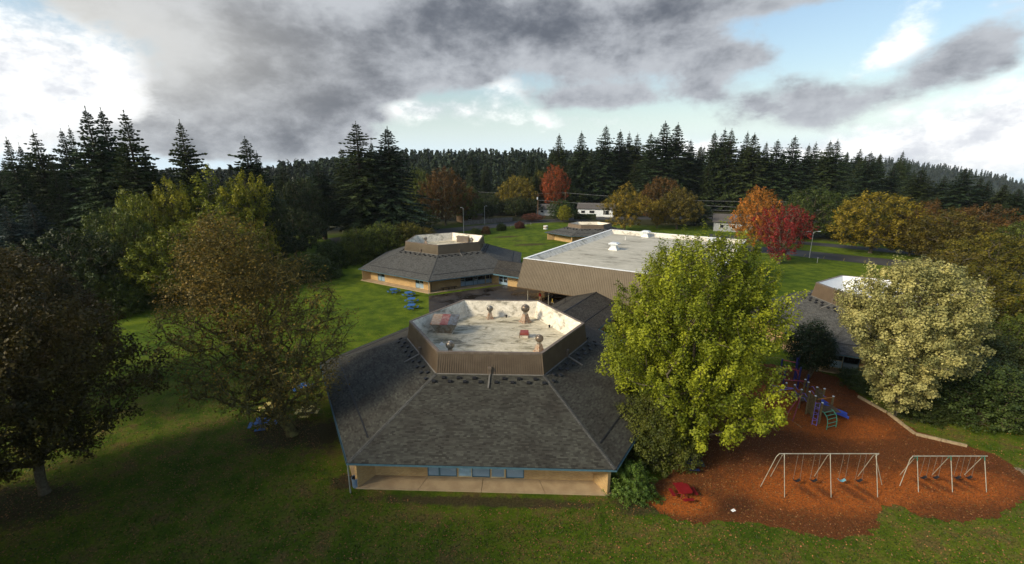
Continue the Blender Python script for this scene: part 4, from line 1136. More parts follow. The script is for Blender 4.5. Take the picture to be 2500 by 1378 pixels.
# --- conifers
CP = [conifer(s, 36, 6.0, base=bs, nb=n, dens=1.15, droop=dr, ragged=rg_) for s, n, bs, dr, rg_ in ((1, 7, .10, 1.0, .25), (2, 8, .06, 1.3, .35), (3, 7, .14, .8, .30), (4, 8, .05, 1.1, .45), (5, 6, .12, 1.5, .5), (6, 7, .22, .9, .38), (7, 9, .04, 1.2, .22))]
CCOL = [(.030, .050, .017), (.025, .043, .018), (.036, .052, .016), (.027, .046, .022), (.040, .056, .016)]
CON=[
(-112.4,105.0,29.8,3.55,"leftmost slender dark conifer at the very edge of the wood"),
(-117.3,112.0,29.0,2.53,"thin dark conifer spire just right of the leftmost conifer"),
(-113.2,112.0,31.8,4.28,"pointed dark conifer, third from the left edge of the wood"),
(-112.2,118.0,32.6,3.71,"narrow dark conifer left of the tallest pair of conifers"),
(-115.6,124.0,33.8,3.05,"slim conifer spire tucked against the tallest left-hand conifer"),
(-90.7,102.0,35.8,5.49,"tallest dark conifer on the left, the left one of a close pair"),
(-90.9,106.0,36.2,4.99,"tallest dark conifer on the left, the right one of a close pair"),
(-76.2,94.0,34.1,5.50,"broad tall dark conifer right of the tall pair on the left"),
(-76.9,98.0,27.3,3.11,"lower dark conifer leaning out right of the tall left group"),
(-82.3,118.0,34.6,5.02,"lone layered conifer standing against the grey cloud on the left"),
(-72.4,128.0,31.3,5.74,"broad conifer rising alone behind the yellow-green trees"),
(-71.4,131.0,27.7,3.54,"small conifer joined to the right flank of the lone broad conifer"),
(-49.9,152.0,37.2,8.12,"tall ragged conifer with a lopsided bare top left of the centre"),
(-41.0,156.0,36.1,9.03,"tall full conifer, right one of the pair left of the centre"),
(-62.7,172.0,29.9,4.61,"small conifer spire left of the ragged tall conifer"),
(-50.2,168.0,32.3,3.75,"slim conifer between the two tall conifers left of the centre"),
(-62.6,150.0,24.9,6.40,"dark conifer left of the ragged tall conifer, lower than it"),
(-83.1,168.0,23.5,4.52,"small far conifer in the gap right of the lone broad conifer"),
(-26.2,300.0,32.1,7.98,"far conifer above the tall brown tree behind the hexagonal building"),
(26.1,262.0,40.7,6.95,"pointed conifer directly above the orange-red round tree"),
(37.9,258.0,41.7,7.07,"thin-topped conifer right of the orange-red round tree"),
(50.5,255.0,44.4,8.44,"tall layered conifer above the golden spiky tree"),
(59.9,262.0,42.8,6.94,"conifer spire just right of the tall layered one"),
(66.4,268.0,42.2,5.33,"thin conifer spire between two larger ones above the golden tree"),
(69.5,262.0,40.9,6.95,"rounded conifer spire left of the highest one on the right"),
(74.9,255.0,40.7,6.77,"conifer just left of the highest conifer right of centre"),
(78.9,245.0,45.6,10.27,"highest conifer right of the centre, broad and dark"),
(86.6,248.0,45.1,8.76,"second highest conifer right of the centre, beside the highest"),
(96.7,255.0,37.1,7.34,"low blunt conifer right of the two highest ones"),
(105.3,262.0,34.6,5.81,"short conifer in the dip of the skyline right of centre"),
(107.1,250.0,41.2,6.63,"conifer spire at the right side of the skyline dip"),
(113.2,252.0,42.7,6.68,"pale-tipped thin conifer above the orange tree"),
(114.0,246.0,41.9,7.07,"full conifer above the orange tree, right of a pale-tipped one"),
(122.4,246.0,40.9,5.44,"thin-topped conifer left of the sloping one above the red tree"),
(123.0,240.0,39.7,7.97,"conifer with a long right-hand slope above the red tree"),
(135.3,240.0,36.3,8.51,"broad conifer above the rounded green tree"),
(141.4,236.0,37.9,7.84,"conifer with a ragged double tip above the dark green tree"),
(150.2,238.0,34.4,4.75,"small thin conifer right of the ragged double-tipped one"),
(152.3,236.0,35.0,5.24,"thin conifer left of the forked pair on the right"),
(156.7,232.0,35.5,5.66,"left conifer of the forked pair on the right skyline"),
(158.8,230.0,36.0,6.63,"right conifer of the forked pair on the right skyline"),
(164.6,215.0,29.9,6.70,"tall conifer standing before the hazy hill on the right"),
(171.6,218.0,29.4,4.85,"thin conifer next to the one before the hazy hill"),
(181.0,220.0,25.2,4.91,"slim spire conifer right of the pair before the hazy hill"),
(181.2,205.0,22.5,7.80,"bushy conifer above the golden-brown trees on the right"),
(196.5,210.0,19.4,5.64,"low conifer left of the twin-topped one at the right"),
(190.6,195.0,22.9,6.11,"twin-topped tall conifer near the right edge"),
(201.0,198.0,19.1,4.44,"conifer right of the twin-topped one near the right edge"),
(201.6,195.0,17.9,3.94,"small dark conifer second from the right edge"),
(203.5,190.0,16.6,4.70,"thin dark conifer close to the right edge"),
(204.3,185.0,14.8,5.00,"rightmost dark conifer at the edge of the wood"),
(-80.4,76.0,18.5,3.87,"blue-green spruce below the left conifer wood"),
(-80.3,72.0,18.1,2.68,"blue-green spruce cut by the left edge"),
]

for k, (x, y, H, rr, lab) in enumerate(CON):
    pi = {12: 4, 9: 2}.get(k, (0, 1, 2, 3, 5, 6)[(k * 5 + k // 6) % 6])
    col = CCOL[k % 5]
    if 'blue-green' in lab: col = (.032, .050, .045)
    fac = 1.45
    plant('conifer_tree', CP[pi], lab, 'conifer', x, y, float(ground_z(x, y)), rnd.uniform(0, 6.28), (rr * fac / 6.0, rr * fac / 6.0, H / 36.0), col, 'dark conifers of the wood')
rc = random.Random(11)
def fillers(n, fn, lab, hmin, hmax, grp):
    for k in range(n):
        x, y = fn()
        H = rc.uniform(hmin, hmax); w = rc.uniform(.16, .23) * H
        plant('conifer_tree', CP[rc.randrange(7)], lab, 'conifer', x, y, float(ground_z(x, y)), rc.uniform(0, 6.28), (w / 6, w / 6, H / 36), CCOL[rc.randrange(5)], grp)
def right_pt():
    q = rc.uniform(.02, .88); y = rc.uniform(243, 320); return q * y, y
def mid_pt():
    q = rc.uniform(-.36, .14); y = rc.uniform(262, 400); return q * y, y
def left_pt():
    q = rc.uniform(-1.22, -.72); y = rc.uniform(105, 150); return q * y, y
fillers(105, right_pt, 'dark conifer within the dense tree line right of the centre', 21, 36, 'inner conifers of the right tree line')
fillers(60, mid_pt, 'dark conifer in the wood below the ridge at the centre', 16, 27, 'inner conifers of the central wood')
fillers(44, left_pt, 'dark conifer deep in the shaded wood at the left', 18, 27, 'inner conifers of the left wood')
def edge_pt():
    q = rc.uniform(.80, 1.15); y = rc.uniform(165, 235); return q * y, y
fillers(22, edge_pt, 'low dark conifer in the tree line towards the right edge', 9, 15, 'inner conifers towards the right edge')
def gap_pt():
    q = rc.uniform(-.62, -.30); y = rc.uniform(190, 330); return q * y, y
fillers(24, gap_pt, 'low far conifer in the gap left of the ragged conifer', 13, 21, 'far conifers in the gap')

# far wood on the ridge: one mass
def far_wood(name, X, Y, hmin, hmax, seed, color, label):
    rg = np.random.default_rng(seed); k = len(X); ns = 34
    Z = ground_z(X, Y); H = rg.uniform(hmin, hmax, k); W = H * rg.uniform(.14, .20, k)
    t = rg.uniform(0, 1, (k, ns)) ** .8; a = rg.uniform(0, 2 * PI, (k, ns))
    r = W[:, None] * (1 - t) ** .85 * rg.uniform(.6, 1.1, (k, ns))
    Pp = np.stack([X[:, None] + r * np.cos(a), Y[:, None] + r * np.sin(a), Z[:, None] + H[:, None] * (.12 + .88 * t)], -1).reshape(-1, 3)
    Ax = unit(np.stack([np.cos(a), np.sin(a), -.25 + 0 * a], -1).reshape(-1, 3) + rg.normal(0, .2, (k * ns, 3)))
    Nn = unit(np.array([0, 0, 1.]) + rg.normal(0, .4, (k * ns, 3))); Bb = unit(np.cross(Nn, Ax))
    s = (np.repeat(H, ns) * .085)[:, None]
    V = np.stack([Pp - Ax * s, Pp + Bb * s * .6, Pp + Ax * s * 1.0 - np.array([0, 0, .6]) * s, Pp - Bb * s * .6], 1).reshape(-1, 3)
    top = np.stack([X, Y, Z + H], 1); sp = (H * .05)[:, None]
    core = []
    for ang in (0, 1.05, 2.1):
        dvec = np.array([math.cos(ang), math.sin(ang), 0])
        core.append(np.stack([np.stack([X, Y, Z + H * .15], 1) - dvec * (W * .62)[:, None], np.stack([X, Y, Z + H * .15], 1) + dvec * (W * .62)[:, None], top + dvec * .08, top - dvec * .08], 1).reshape(-1, 3))
    V = np.concatenate([V] + core)
    F = np.arange(len(V)).reshape(-1, 4)
    me = mesh_np(name, V, F, 'needle', np.clip(rg.normal(.45, .22, len(F)), 0, 1))
    o = link(name, me, kind='stuff'); o.color = (*color, 1); o['label'] = label; o['category'] = 'forest'
rg = np.random.default_rng(5)
q = rg.uniform(-.50, .40, 2300); y = rg.uniform(360, 860, 2300)
far_wood('far_forest', q * y, y, 15, 30, 6, (.027, .041, .020), 'far conifer forest covering the low ridge on the skyline')
q = rg.uniform(.38, 1.30, 900); y = rg.uniform(340, 900, 900)
far_wood('far_forest', q * y, y, 10, 17, 7, (.027, .041, .022), 'far conifer forest falling away towards the right edge')
q = rg.uniform(-1.3, -.46, 800); y = rg.uniform(280, 900, 800)
far_wood('far_forest', q * y, y, 14, 25, 8, (.027, .036, .018), 'low far forest glimpsed between the left conifers')
# hazy hill on the right
hx = np.linspace(560, 2300, 90); prof = np.interp(hx, [560, 900, 1130, 1330, 1500, 1700, 2300], [-10, 24, 30, 4, -26, -56, -110])
rows = []
for k, (yy, f) in enumerate([(1180, -160), (1280, -40), (1380, 0), (1600, -30)]):
    rows.append(np.stack([hx, np.full_like(hx, yy), prof + f - 0], 1))
HV = np.concatenate(rows); nn_ = len(hx); ii = np.arange(len(HV)).reshape(4, nn_)
link('hill', mesh_np('hill', HV, np.stack([ii[:-1, :-1], ii[:-1, 1:], ii[1:, 1:], ii[1:, :-1]], -1).reshape(-1, 4), 'hill_far', smooth=True), kind='structure')
_gz = ground_z
def hill_z(x, y): return np.interp(x, hx, prof) + np.interp(y, [1180, 1280, 1380, 1600], [-160, -40, 0, -30]) - 2
ground_z = hill_z
xs = rg.uniform(600, 2000, 1500); ys = rg.uniform(1240, 1400, 1500)
far_wood('far_forest', xs, ys, 14, 24, 9, (.030, .042, .026), 'hazy forest on the distant hill at the right')
ground_z = _gz

# --- broadleaf trees
COLS = dict(yg=(.225, .215, .014), yg2=(.165, .180, .014), dk=(.034, .048, .012), dk2=(.056, .078, .014), ol=(.092, .088, .012), ol2=(.082, .104, .015), br=(.105, .055, .014), br2=(.098, .078, .012),
            ye=(.165, .130, .014), go=(.20, .145, .018), gb=(.190, .145, .014), gb2=(.115, .100, .011), gr=(.045, .075, .018), rs=(.16, .060, .040))
COLS['or'] = (.27, .058, .018); COLS['or2'] = (.40, .155, .028); COLS['re'] = (.20, .016, .018)
BPR = {'round': [broadleaf(31, 14, 7, .18, .34, 230, 7, 11, .36, 'dome', .25, twig_len=1.0, puff=.85, voids=10), broadleaf(32, 14, 7, .16, .34, 230, 7, 11, .36, 'round', .25, twig_len=1.0, puff=.85, voids=10), broadleaf(36, 14, 7, .13, .34, 230, 7, 11, .36, 'dome', .30, twig_len=1.05, puff=.85, rough=1.4)],
       'oval': [broadleaf(33, 18, 6.5, .14, .30, 300, 7, 10, .34, 'oval', .65, twig_len=1.3, puff=.6, lift=.4)],
       'vase': [broadleaf(34, 14, 8, .12, .16, 330, 7, 9, .32, 'vase', .65, twig_len=1.2, puff=.6, stems=5, wood_twigs=.3, bark='bark_pale')],
       'locust': [broadleaf(35, 20, 7, .16, .3, 250, 7, 11, .38, 'locust', .10, twig_len=1.35, puff=.75, spread=.9, rough=1.3), broadleaf(37, 20, 7, .12, .3, 250, 7, 11, .38, 'locust', .25, twig_len=1.3, puff=.75, rough=1.3)]}
BH = {'round': (14, 7), 'oval': (18, 6.5), 'vase': (14, 8), 'locust': (20, 7)}
BRD=[
('locust',-68.7,92.0,21.3,6.28,'yg',"yellow-green feathery tree below the lone conifer on the left"),
('locust',-64.1,97.0,23.3,7.91,'yg2',"broad yellow-green tree left of the lone broad conifer"),
('locust',-58.0,100.0,22.4,6.80,'yg',"yellow-green tree right below the lone broad conifer"),
('locust',-56.9,86.0,17.0,7.50,'yg2',"lower light green tree in front of the yellow-green group"),
('locust',-55.9,104.0,18.2,5.21,'dk',"dark green tree at the right end of the yellow-green group"),
('round',-71.2,86.0,19.2,5.12,'yg2',"light olive tree between the tall left conifers and yellow-green group"),
('round',-70.8,80.0,16.4,6.27,'ol2',"olive-green tree edge below the tall left conifers"),
('round',-61.6,80.0,13.1,7.05,'yg2',"light green tree behind the left lawn, beside the mossy oak"),
('round',-71.7,72.0,14.2,6.70,'dk',"dark green tree in shadow at the left wood edge"),
('round',-64.3,140.0,19.8,6.94,'dk',"dark green broadleaf tree left of the ragged conifer"),
('round',-57.5,118.0,13.7,6.99,'dk',"dark green tree directly above the mossy oak"),
('round',-41.1,200.0,22.7,7.14,'ol2',"yellowish green tree right of the tall full conifer"),
('oval',-27.4,186.0,23.0,9.97,'br',"tall rusty brown tree behind the hexagonal building"),
('round',-19.3,196.0,15.5,7.04,'ol2',"green tree right behind the tall rusty brown tree"),
('round',-11.1,225.0,11.2,6.06,'dk',"dark green tree left of the yellow dome-shaped tree"),
('round',2.6,240.0,18.3,9.43,'ye',"yellow-green dome-shaped tree left of the orange-red tree"),
('round',-5.1,228.0,7.0,7.69,'dk',"dark green tree below the yellow dome-shaped tree"),
('round',8.1,226.0,8.2,6.10,'dk',"dark green tree left of the utility pole"),
('round',15.9,262.0,20.4,7.00,'ol',"dull olive tree left behind the orange-red tree"),
('oval',22.0,238.0,24.0,7.83,'or',"orange-red oval tree among the dark conifers"),
('round',22.5,205.0,9.1,5.72,'gr',"rounded dark green tree before the white house"),
('round',22.5,196.0,7.3,3.18,'yg',"small pale green tree on the lawn edge before the white house"),
('round',9.0,200.0,3.1,4.52,'rs',"pinkish autumn shrub beside the utility pole"),
('locust',43.0,172.0,17.6,8.11,'go',"golden spiky tree right of the white house"),
('round',64.1,196.0,18.7,8.34,'br',"rusty brown tree behind the golden spiky tree"),
('round',64.4,176.0,15.7,8.71,'br2',"dense brown-olive tree behind the flat white roof"),
('oval',57.3,178.0,11.3,3.61,'go',"slim yellow tree between the golden and brown trees"),
('oval',69.2,128.0,18.2,6.48,'or2',"orange autumn tree directly left of the red tree"),
('vase',67.7,112.0,14.0,7.92,'re',"crimson red tree by the double-armed street lamp"),
('round',103.1,155.0,16.6,9.08,'dk2',"rounded dark green tree behind the crimson tree"),
('round',101.7,126.0,16.5,9.99,'gb',"large golden-brown tree with two pale trunks by the road"),
('round',110.9,150.0,3.5,6.16,'dk',"dark green tree behind the street lamp by the road"),
('round',128.4,140.0,13.7,5.08,'br',"small rusty brown tree right of the golden-brown tree"),
('round',109.3,122.0,9.6,6.14,'br2',"brown-olive tree low beside the golden-brown tree"),
('round',109.5,112.0,12.8,8.70,'br2',"wide brown-olive tree right of the golden-brown tree"),
('round',127.1,122.0,13.9,7.22,'br',"rusty brown tree at the back of the right-hand group"),
('round',92.0,84.0,11.4,7.79,'gb2',"large olive-gold tree at the right edge behind the pale tree"),
('round',114.0,100.0,12.2,5.51,'ol2',"green tree cut by the right edge of the wood"),
]
for k, (kd, x, y, H, rr, col, lab) in enumerate(BRD):
    pr = BPR[kd][k % len(BPR[kd])]; h0, r0 = BH[kd]
    H = max(H, 3.6); nm = {'locust': 'feathery_tree', 'oval': 'autumn_tree', 'vase': 'maple_tree'}.get(kd, 'broadleaf_tree')
    cat = 'tree'
    if 'shrub' in lab: nm = 'shrub'; cat = 'shrub'
    plant(nm, pr, lab, cat, x, y, 0, rnd.uniform(0, 6.28), (rr / r0 * .98, rr / r0 * .98, H / h0), COLS[col], 'autumn trees around the school')

# --- dark undergrowth trees that close the gaps round the houses, and tall olive trees at the right edge
for (x, y, H, rr, col, lab) in [(76, 186, 9, 6, 'dk', 'dark green tree left of the grey-white house'), (97, 182, 11, 7, 'dk2', 'dark green tree right of the grey-white house'), (56, 222, 12, 7, 'dk', 'dark tree right behind the white ranch house'),
                                (30, 244, 14, 8, 'dk2', 'green tree behind the white ranch house ridge'), (2, 222, 9, 7, 'dk', 'dark bushy tree left of the utility pole base'), (-38, 176, 10, 7, 'ol2', 'green tree left behind the tall rusty brown tree'),
                                (-54, 168, 12, 8, 'dk', 'dark tree below the ragged tall conifer'), (-12, 206, 9, 6, 'dk', 'dark tree right of the cabin behind the fence'), (118, 152, 12, 8, 'dk2', 'green tree behind the large golden-brown tree'),
                                (90, 150, 9, 6, 'dk', 'dark tree right behind the street lamp'), (131, 132, 12, 8, 'br2', 'brown-olive tree behind the wide one at the right'), (62, 57, 11.5, 6.2, 'gb2', 'tall olive-brown tree right behind the pale tree'),
                                (70, 70, 11, 7, 'br2', 'brown-olive tree at the right edge beside the last building'), (57.5, 47.5, 7.5, 4.5, 'ol2', 'olive green tree low at the right edge')]:
    pr = BPR['round'][int(abs(x)) % 3]
    plant('broadleaf_tree', pr, lab, 'tree', x, y, 0, x, (rr / 7, rr / 7, H / 14), COLS[col], 'autumn trees around the school')

# --- hedge-like tall shrubs behind the left lawn
SHR = broadleaf(41, 8, 4.6, .05, .12, 230, 7, 10, .28, 'bush', .4, twig_len=.85, puff=.65, stems=3)
for (x, y, H, rr, col, lab) in [(-44.5, 108, 6.4, 3.8, 'dk2', 'green hedge shrub at the left end of the row behind the lawn'), (-39.4, 114, 8.4, 4.8, 'ol2', 'tall olive hedge shrub, second in the row behind the lawn'),
                                (-34.5, 119, 9.2, 5.4, 'ol2', 'tallest hedge shrub behind the far hexagonal building'), (-28.6, 123, 8.8, 5.0, 'ol', 'hedge shrub with browning leaves at the right end of the row'),
                                (-25.0, 130, 6.5, 3.8, 'br2', 'brownish shrub right behind the far hexagonal roof well'), (-66.0, 73, 6.6, 4.0, 'ol2', 'pale green willow-like bush at the left lawn edge'),
                                (-50.0, 88, 6.2, 5.0, 'ol', 'dark hedge bush behind the mossy oak'), (-44.0, 96, 5.5, 5.0, 'dk2', 'low dark hedge bush right of the mossy oak'), (-57.5, 80, 5.0, 4.6, 'dk', 'dark bush in the shade left of the mossy oak'),
                                (-73.0, 66, 6.0, 4.6, 'dk', 'dark bush below the blue-green spruce')]:
    plant('shrub', SHR, lab, 'shrub', x, y, 0, rnd.uniform(0, 6.28), (rr / 4.6, rr / 4.6, H / 8), COLS[col], 'shrubs along the left lawn edge')

# --- the large trees near the camera
TG = broadleaf(51, 18.0, 7.7, .12, .42, 620, 15, 15, .19, 'dome', .62, spread=.8, twig_len=1.25, puff=.52, inner=.40, mind=1.0, voids=26, void_r=1.35, rough=1.25, lift=.8, bark='bark', wood_twigs=.04)
plant('maple_tree', TG, 'huge bright yellow-green tree beside the nearest building', 'tree', 16.4, 38.0, 0, .6, (1, 1, 1), (.205, .235, .016), 'large trees near the school')
TP = broadleaf(52, 16.2, 5.2, .08, .34, 420, 15, 15, .19, 'tear', .30, spread=1.0, twig_len=.95, puff=.55, inner=.34, mind=.9, voids=16, void_r=1.1, rough=1.35, lift=.7, bark='bark_pale', wood_twigs=.05, stems=1)
plant('maple_tree', TP, 'pale cream and green tree right of the playground', 'tree', 38.4, 40.5, 0, 2.0, (1, 1, .94), (.335, .320, .125), 'large trees near the school')
TO = broadleaf(53, 19.9, 6.1, .13, .50, 760, 7, 8, .18, 'round', .05, spread=1.25, twig_len=1.35, inner=.10, mind=.85, bark='bark_moss', wood_twigs=.8, crook=.55, shift=(-4.2, .5), low_keep=.30, voids=10, void_r=1.4, stems=1)
plant('oak_tree', TO, 'half-bare mossy oak with brown leaves beside the left lawn', 'oak tree', -20.4, 37.0, 0, 0, (1, 1, 1), (.165, .112, .018), 'large trees near the school')
TL = broadleaf(54, 18.6, 7.4, .17, .36, 430, 12, 12, .22, 'round', .15, spread=1.1, twig_len=1.15, puff=.8, inner=.35, mind=1.05, voids=14, void_r=1.5, rough=1.3, bark='bark', crook=.4)
plant('oak_tree', TL, 'dark leafy tree with a bare leaning trunk at the left edge', 'tree', -35.6, 29.2, 0, 1.0, (.88, .88, 1), (.060, .048, .013), 'large trees near the school')
plant('oak_tree', TL, 'dark brown tree behind the left edge tree, partly cut by the frame', 'tree', -49.5, 42.0, 0, 3.1, (1.0, 1.0, .86), (.060, .040, .012), 'large trees near the school')
plant('oak_tree', TL, 'dark tree cut by the lower left edge of the photo', 'tree', -43.5, 22.0, 0, 4.4, (1.0, 1.0, 1.0), (.040, .032, .010), 'large trees near the school')
# unseen trees added outside the view, left, only to shade its lower left
for k, (x, y) in enumerate([(-31.5, 8.5), (-41, 13)]):
    plant('oak_tree', TL, ['added unseen shade tree outside the left edge beside the lawn', 'added unseen shade tree on the left lawn close behind the viewpoint', 'added unseen shade tree farthest behind the viewpoint', 'added unseen shade tree beyond the left edge near the wood'][k], 'tree', x, y, 0, k * 1.7, (.9, .9, 1.22), (.040, .036, .010), 'large trees near the school')
# evergreens close to the buildings
EV = broadleaf(61, 5.2, 3.0, .05, .14, 330, 9, 11, .14, 'bush', .45, twig_len=.6, puff=.36, stems=3, leafmat='needle')
plant('shrub', EV, 'tall olive evergreen shrub under the big yellow-green tree', 'shrub', 11.9, 33.6, 0, .3, (1.0, 1.0, 1.05), (.075, .085, .013), 'evergreens near the buildings')
plant('shrub', EV, 'dark evergreen behind the tall olive shrub at the building corner', 'shrub', 12.6, 38.5, 0, 1.3, (.8, .8, .8), (.030, .045, .010), 'evergreens near the buildings')
JU = broadleaf(62, 1.9, 1.8, .03, .06, 200, 9, 10, .10, 'bush', .15, twig_len=.45, puff=.15, stems=3, leafmat='needle', inner=.2)
plant('shrub', JU, 'bright green low juniper at the front right building corner', 'shrub', 9.0, 29.6, 0, .3, (1, 1, 1), (.085, .135, .020), 'evergreens near the buildings')
PN = broadleaf(63, 6.8, 2.05, .22, .15, 220, 9, 11, .16, 'round', .4, twig_len=.65, puff=.45, rough=1.4, leafmat='needle', stems=2)
plant('pine_tree', PN, 'small dark pine in front of the building behind the playground', 'pine tree', 34.7, 48.6, 0, .9, (1, 1, 1), (.018, .032, .012), 'evergreens near the buildings')
plant('shrub', EV, 'low dark green bush between playground and the pale tree', 'shrub', 39.8, 45.6, 0, 2.3, (.95, .8, .42), (.034, .055, .014), 'evergreens near the buildings')
plant('shrub', EV, 'small bush behind the timber edging under the pale tree', 'shrub', 41.0, 40.2, 0, 4.0, (.8, .7, .38), (.036, .050, .012), 'evergreens near the buildings')
plant('shrub', EV, 'large green evergreen bush below the pale tree at the right', 'shrub', 46.3, 40.2, 0, 3.3, (1.55, 1.35, 1.12), (.046, .068, .016), 'evergreens near the buildings')
plant('shrub', EV, 'rounded green bush between the pale tree and the right edge', 'shrub', 51.8, 45.5, 0, 5.3, (1.5, 1.3, 1.2), (.050, .062, .014), 'evergreens near the buildings')
HG = broadleaf(64, 2.4, 3.0, .02, .05, 150, 7, 8, .25, 'bush', .3, twig_len=.7, stems=3)
for k, (x, y, c_, lab) in enumerate([(-4, 172, 'dk2', 'small dark shrub at the far lawn edge, leftmost'), (-9.5, 163, 'br', 'small reddish shrub right of the far hexagonal roof'), (3, 178, 'rs', 'small pinkish shrub along the far lawn edge'), (-13, 158, 'dk2', 'low green shrub at the near end of the far lawn edge')]):
    plant('shrub', HG, lab, 'shrub', x, y, 0, k * 1.3, (.55, .55, 1.0), COLS[c_], 'small shrubs on the far lawn edge')

# ------------------------------------------------------------------ picnic tables
def picnic_table(label, x, y, rot, mat, group, frame='galvanised_dark', z=0.0, s=1.0):
    g = thing('picnic_table', label, 'picnic table', (x, y, z), rot, group); g.scale = (s, s, s)
    c = .14
    top = [(-.6 + c, -.6), (.6 - c, -.6), (.6, -.6 + c), (.6, .6 - c), (.6 - c, .6), (-.6 + c, .6), (-.6, .6 - c), (-.6, -.6 + c)]
    link('tabletop', MB().prism(top, .72, .78).mesh('tabletop', mat), g)
    sm = MB().prism([(-.46, -.14), (.46, -.14), (.46, .14), (-.46, .14)], .42, .47).mesh('seat', mat)
    for k in range(4):
        a = k * PI / 2
        link('seat', sm, g, loc=(.98 * math.cos(a), .98 * math.sin(a), 0), rot=a + PI / 2)
        mb = MB(); mb.tube([(.05 * math.cos(a), .05 * math.sin(a), .40), (.55 * math.cos(a), .55 * math.sin(a), .25), (.98 * math.cos(a), .98 * math.sin(a), .42)], .03, 6)
        link('arm', mb.mesh('arm', frame), g)
        mb = MB(); aa = a + PI / 4; mb.tube([(.12 * math.cos(aa), .12 * math.sin(aa), .72), (.15 * math.cos(aa), .15 * math.sin(aa), .3), (.5 * math.cos(aa), .5 * math.sin(aa), .0)], .03, 6)
        link('leg', mb.mesh('leg', frame), g)
    return g
tb = 'blue tables on the lawn beside the yard'
picnic_table('blue picnic table farthest and leftmost of four beside the yard', -23.0, 84.4, .4, 'table_blue', tb, 'table_blue', s=1.1)
picnic_table('blue picnic table second from the back of four beside the yard', -19.6, 82.2, .5, 'table_blue', tb, 'table_blue', s=1.1)
picnic_table('blue picnic table third from the back of four beside the yard', -18.2, 78.2, .1, 'table_blue', tb, 'table_blue', s=1.1)
picnic_table('blue picnic table nearest of four beside the yard', -17.4, 74.4, .05, 'table_blue', tb, 'table_blue', s=1.1)
picnic_table('red picnic table on the mulch by the juniper', 12.9, 28.9, .08, 'table_red', None, 'table_red', s=.88)
picnic_table('navy picnic table on the mulch under the big tree', 14.8, 32.3, -.1, 'table_navy', None, 'table_navy', s=.9)
picnic_table('yellow picnic table left of the mossy oak trunk', -24.3, 40.8, .25, 'table_yellow', None, s=1.1)
picnic_table('yellow picnic table right of the mossy oak trunk', -20.4, 40.2, .1, 'table_yellow', None, s=1.0)
picnic_table('blue picnic table in front of the mossy oak trunk', -23.6, 38.0, .3, 'table_blue', None, s=1.1)
picnic_table('blue picnic table half hidden behind the mossy oak trunk', -23.0, 45.2, .6, 'table_blue', None, s=.95)

# bench against the far building
g = thing('bench', 'long brown wooden bench against the far brick wall', 'bench', (-12.6, 86.9, .1), R(27.8))
link('seat', MB().box(-1.7, 1.7, -.22, .22, .42, .50).mesh('seat', 'wood_dark'), g)
for sx in (-1.2, 0, 1.2): link('leg', MB().box(sx - .06, sx + .06, -.18, .18, 0, .42).mesh('leg', 'wood_dark'), g)

# bin by the downspout
g = thing('trash_can', 'round blue-grey trash can beside the front left downspout', 'trash can', (-12.1, 29.95, 0))
link('body', MB().lathe((0, 0, 0), [(.25, 0), (.27, .05), (.31, .78), (.33, .80), (.33, .85), (.30, .85), (.28, .10)], 16).mesh('body', 'bin_blue'), g)
link('liner', MB().frustum((0, 0), .27, .285, .2, .72, 16).mesh('liner', 'rubber'), g)
g = thing('paper_scrap', 'small white paper scrap lying on the dark mulch', 'litter', (16.0, 27.4, .02), .4)
link('sheet', MB().hexa([(-.15, -.1, 0), (.15, -.1, .01), (.15, .1, .02), (-.15, .1, 0), (-.15, -.1, .01), (.15, -.1, .02), (.15, .1, .04), (-.15, .1, .01)]).mesh('sheet', 'paper'), g)
g = thing('door_mat', 'dark red-brown mat before the second door of the nearest building', 'door mat', (-.35, 31.05, .108), R(-2.2)); link('mat', MB().box(-.55, .55, -.32, .0, 0, .02).mesh('mat', 'wood_dark'), g)

# timber edging by the pale tree
for k, (a, c, lab) in enumerate([((37.7, 40.4), (37.3, 36.9), 'pale timber edging beam under the pale tree, upper piece'), ((37.3, 36.8), (40.3, 35.0), 'pale timber edging beam by the mulch, lower right piece'), ((37.2, 43.8), (37.7, 40.6), 'timber edging beam nearest the playground bushes')]):
    a = Vector(a); c = Vector(c); d = c - a
    g = thing('timber_edging', lab, 'edging', (a.x, a.y, 0), math.atan2(d.y, d.x), 'timber edging')
    for q in range(2): link('beam', MB().box(.02 + q * d.length / 2, (q + 1) * d.length / 2 - .02, -.10, .10, 0, .26 - .02 * q).mesh('beam', 'wood_pale'), g)

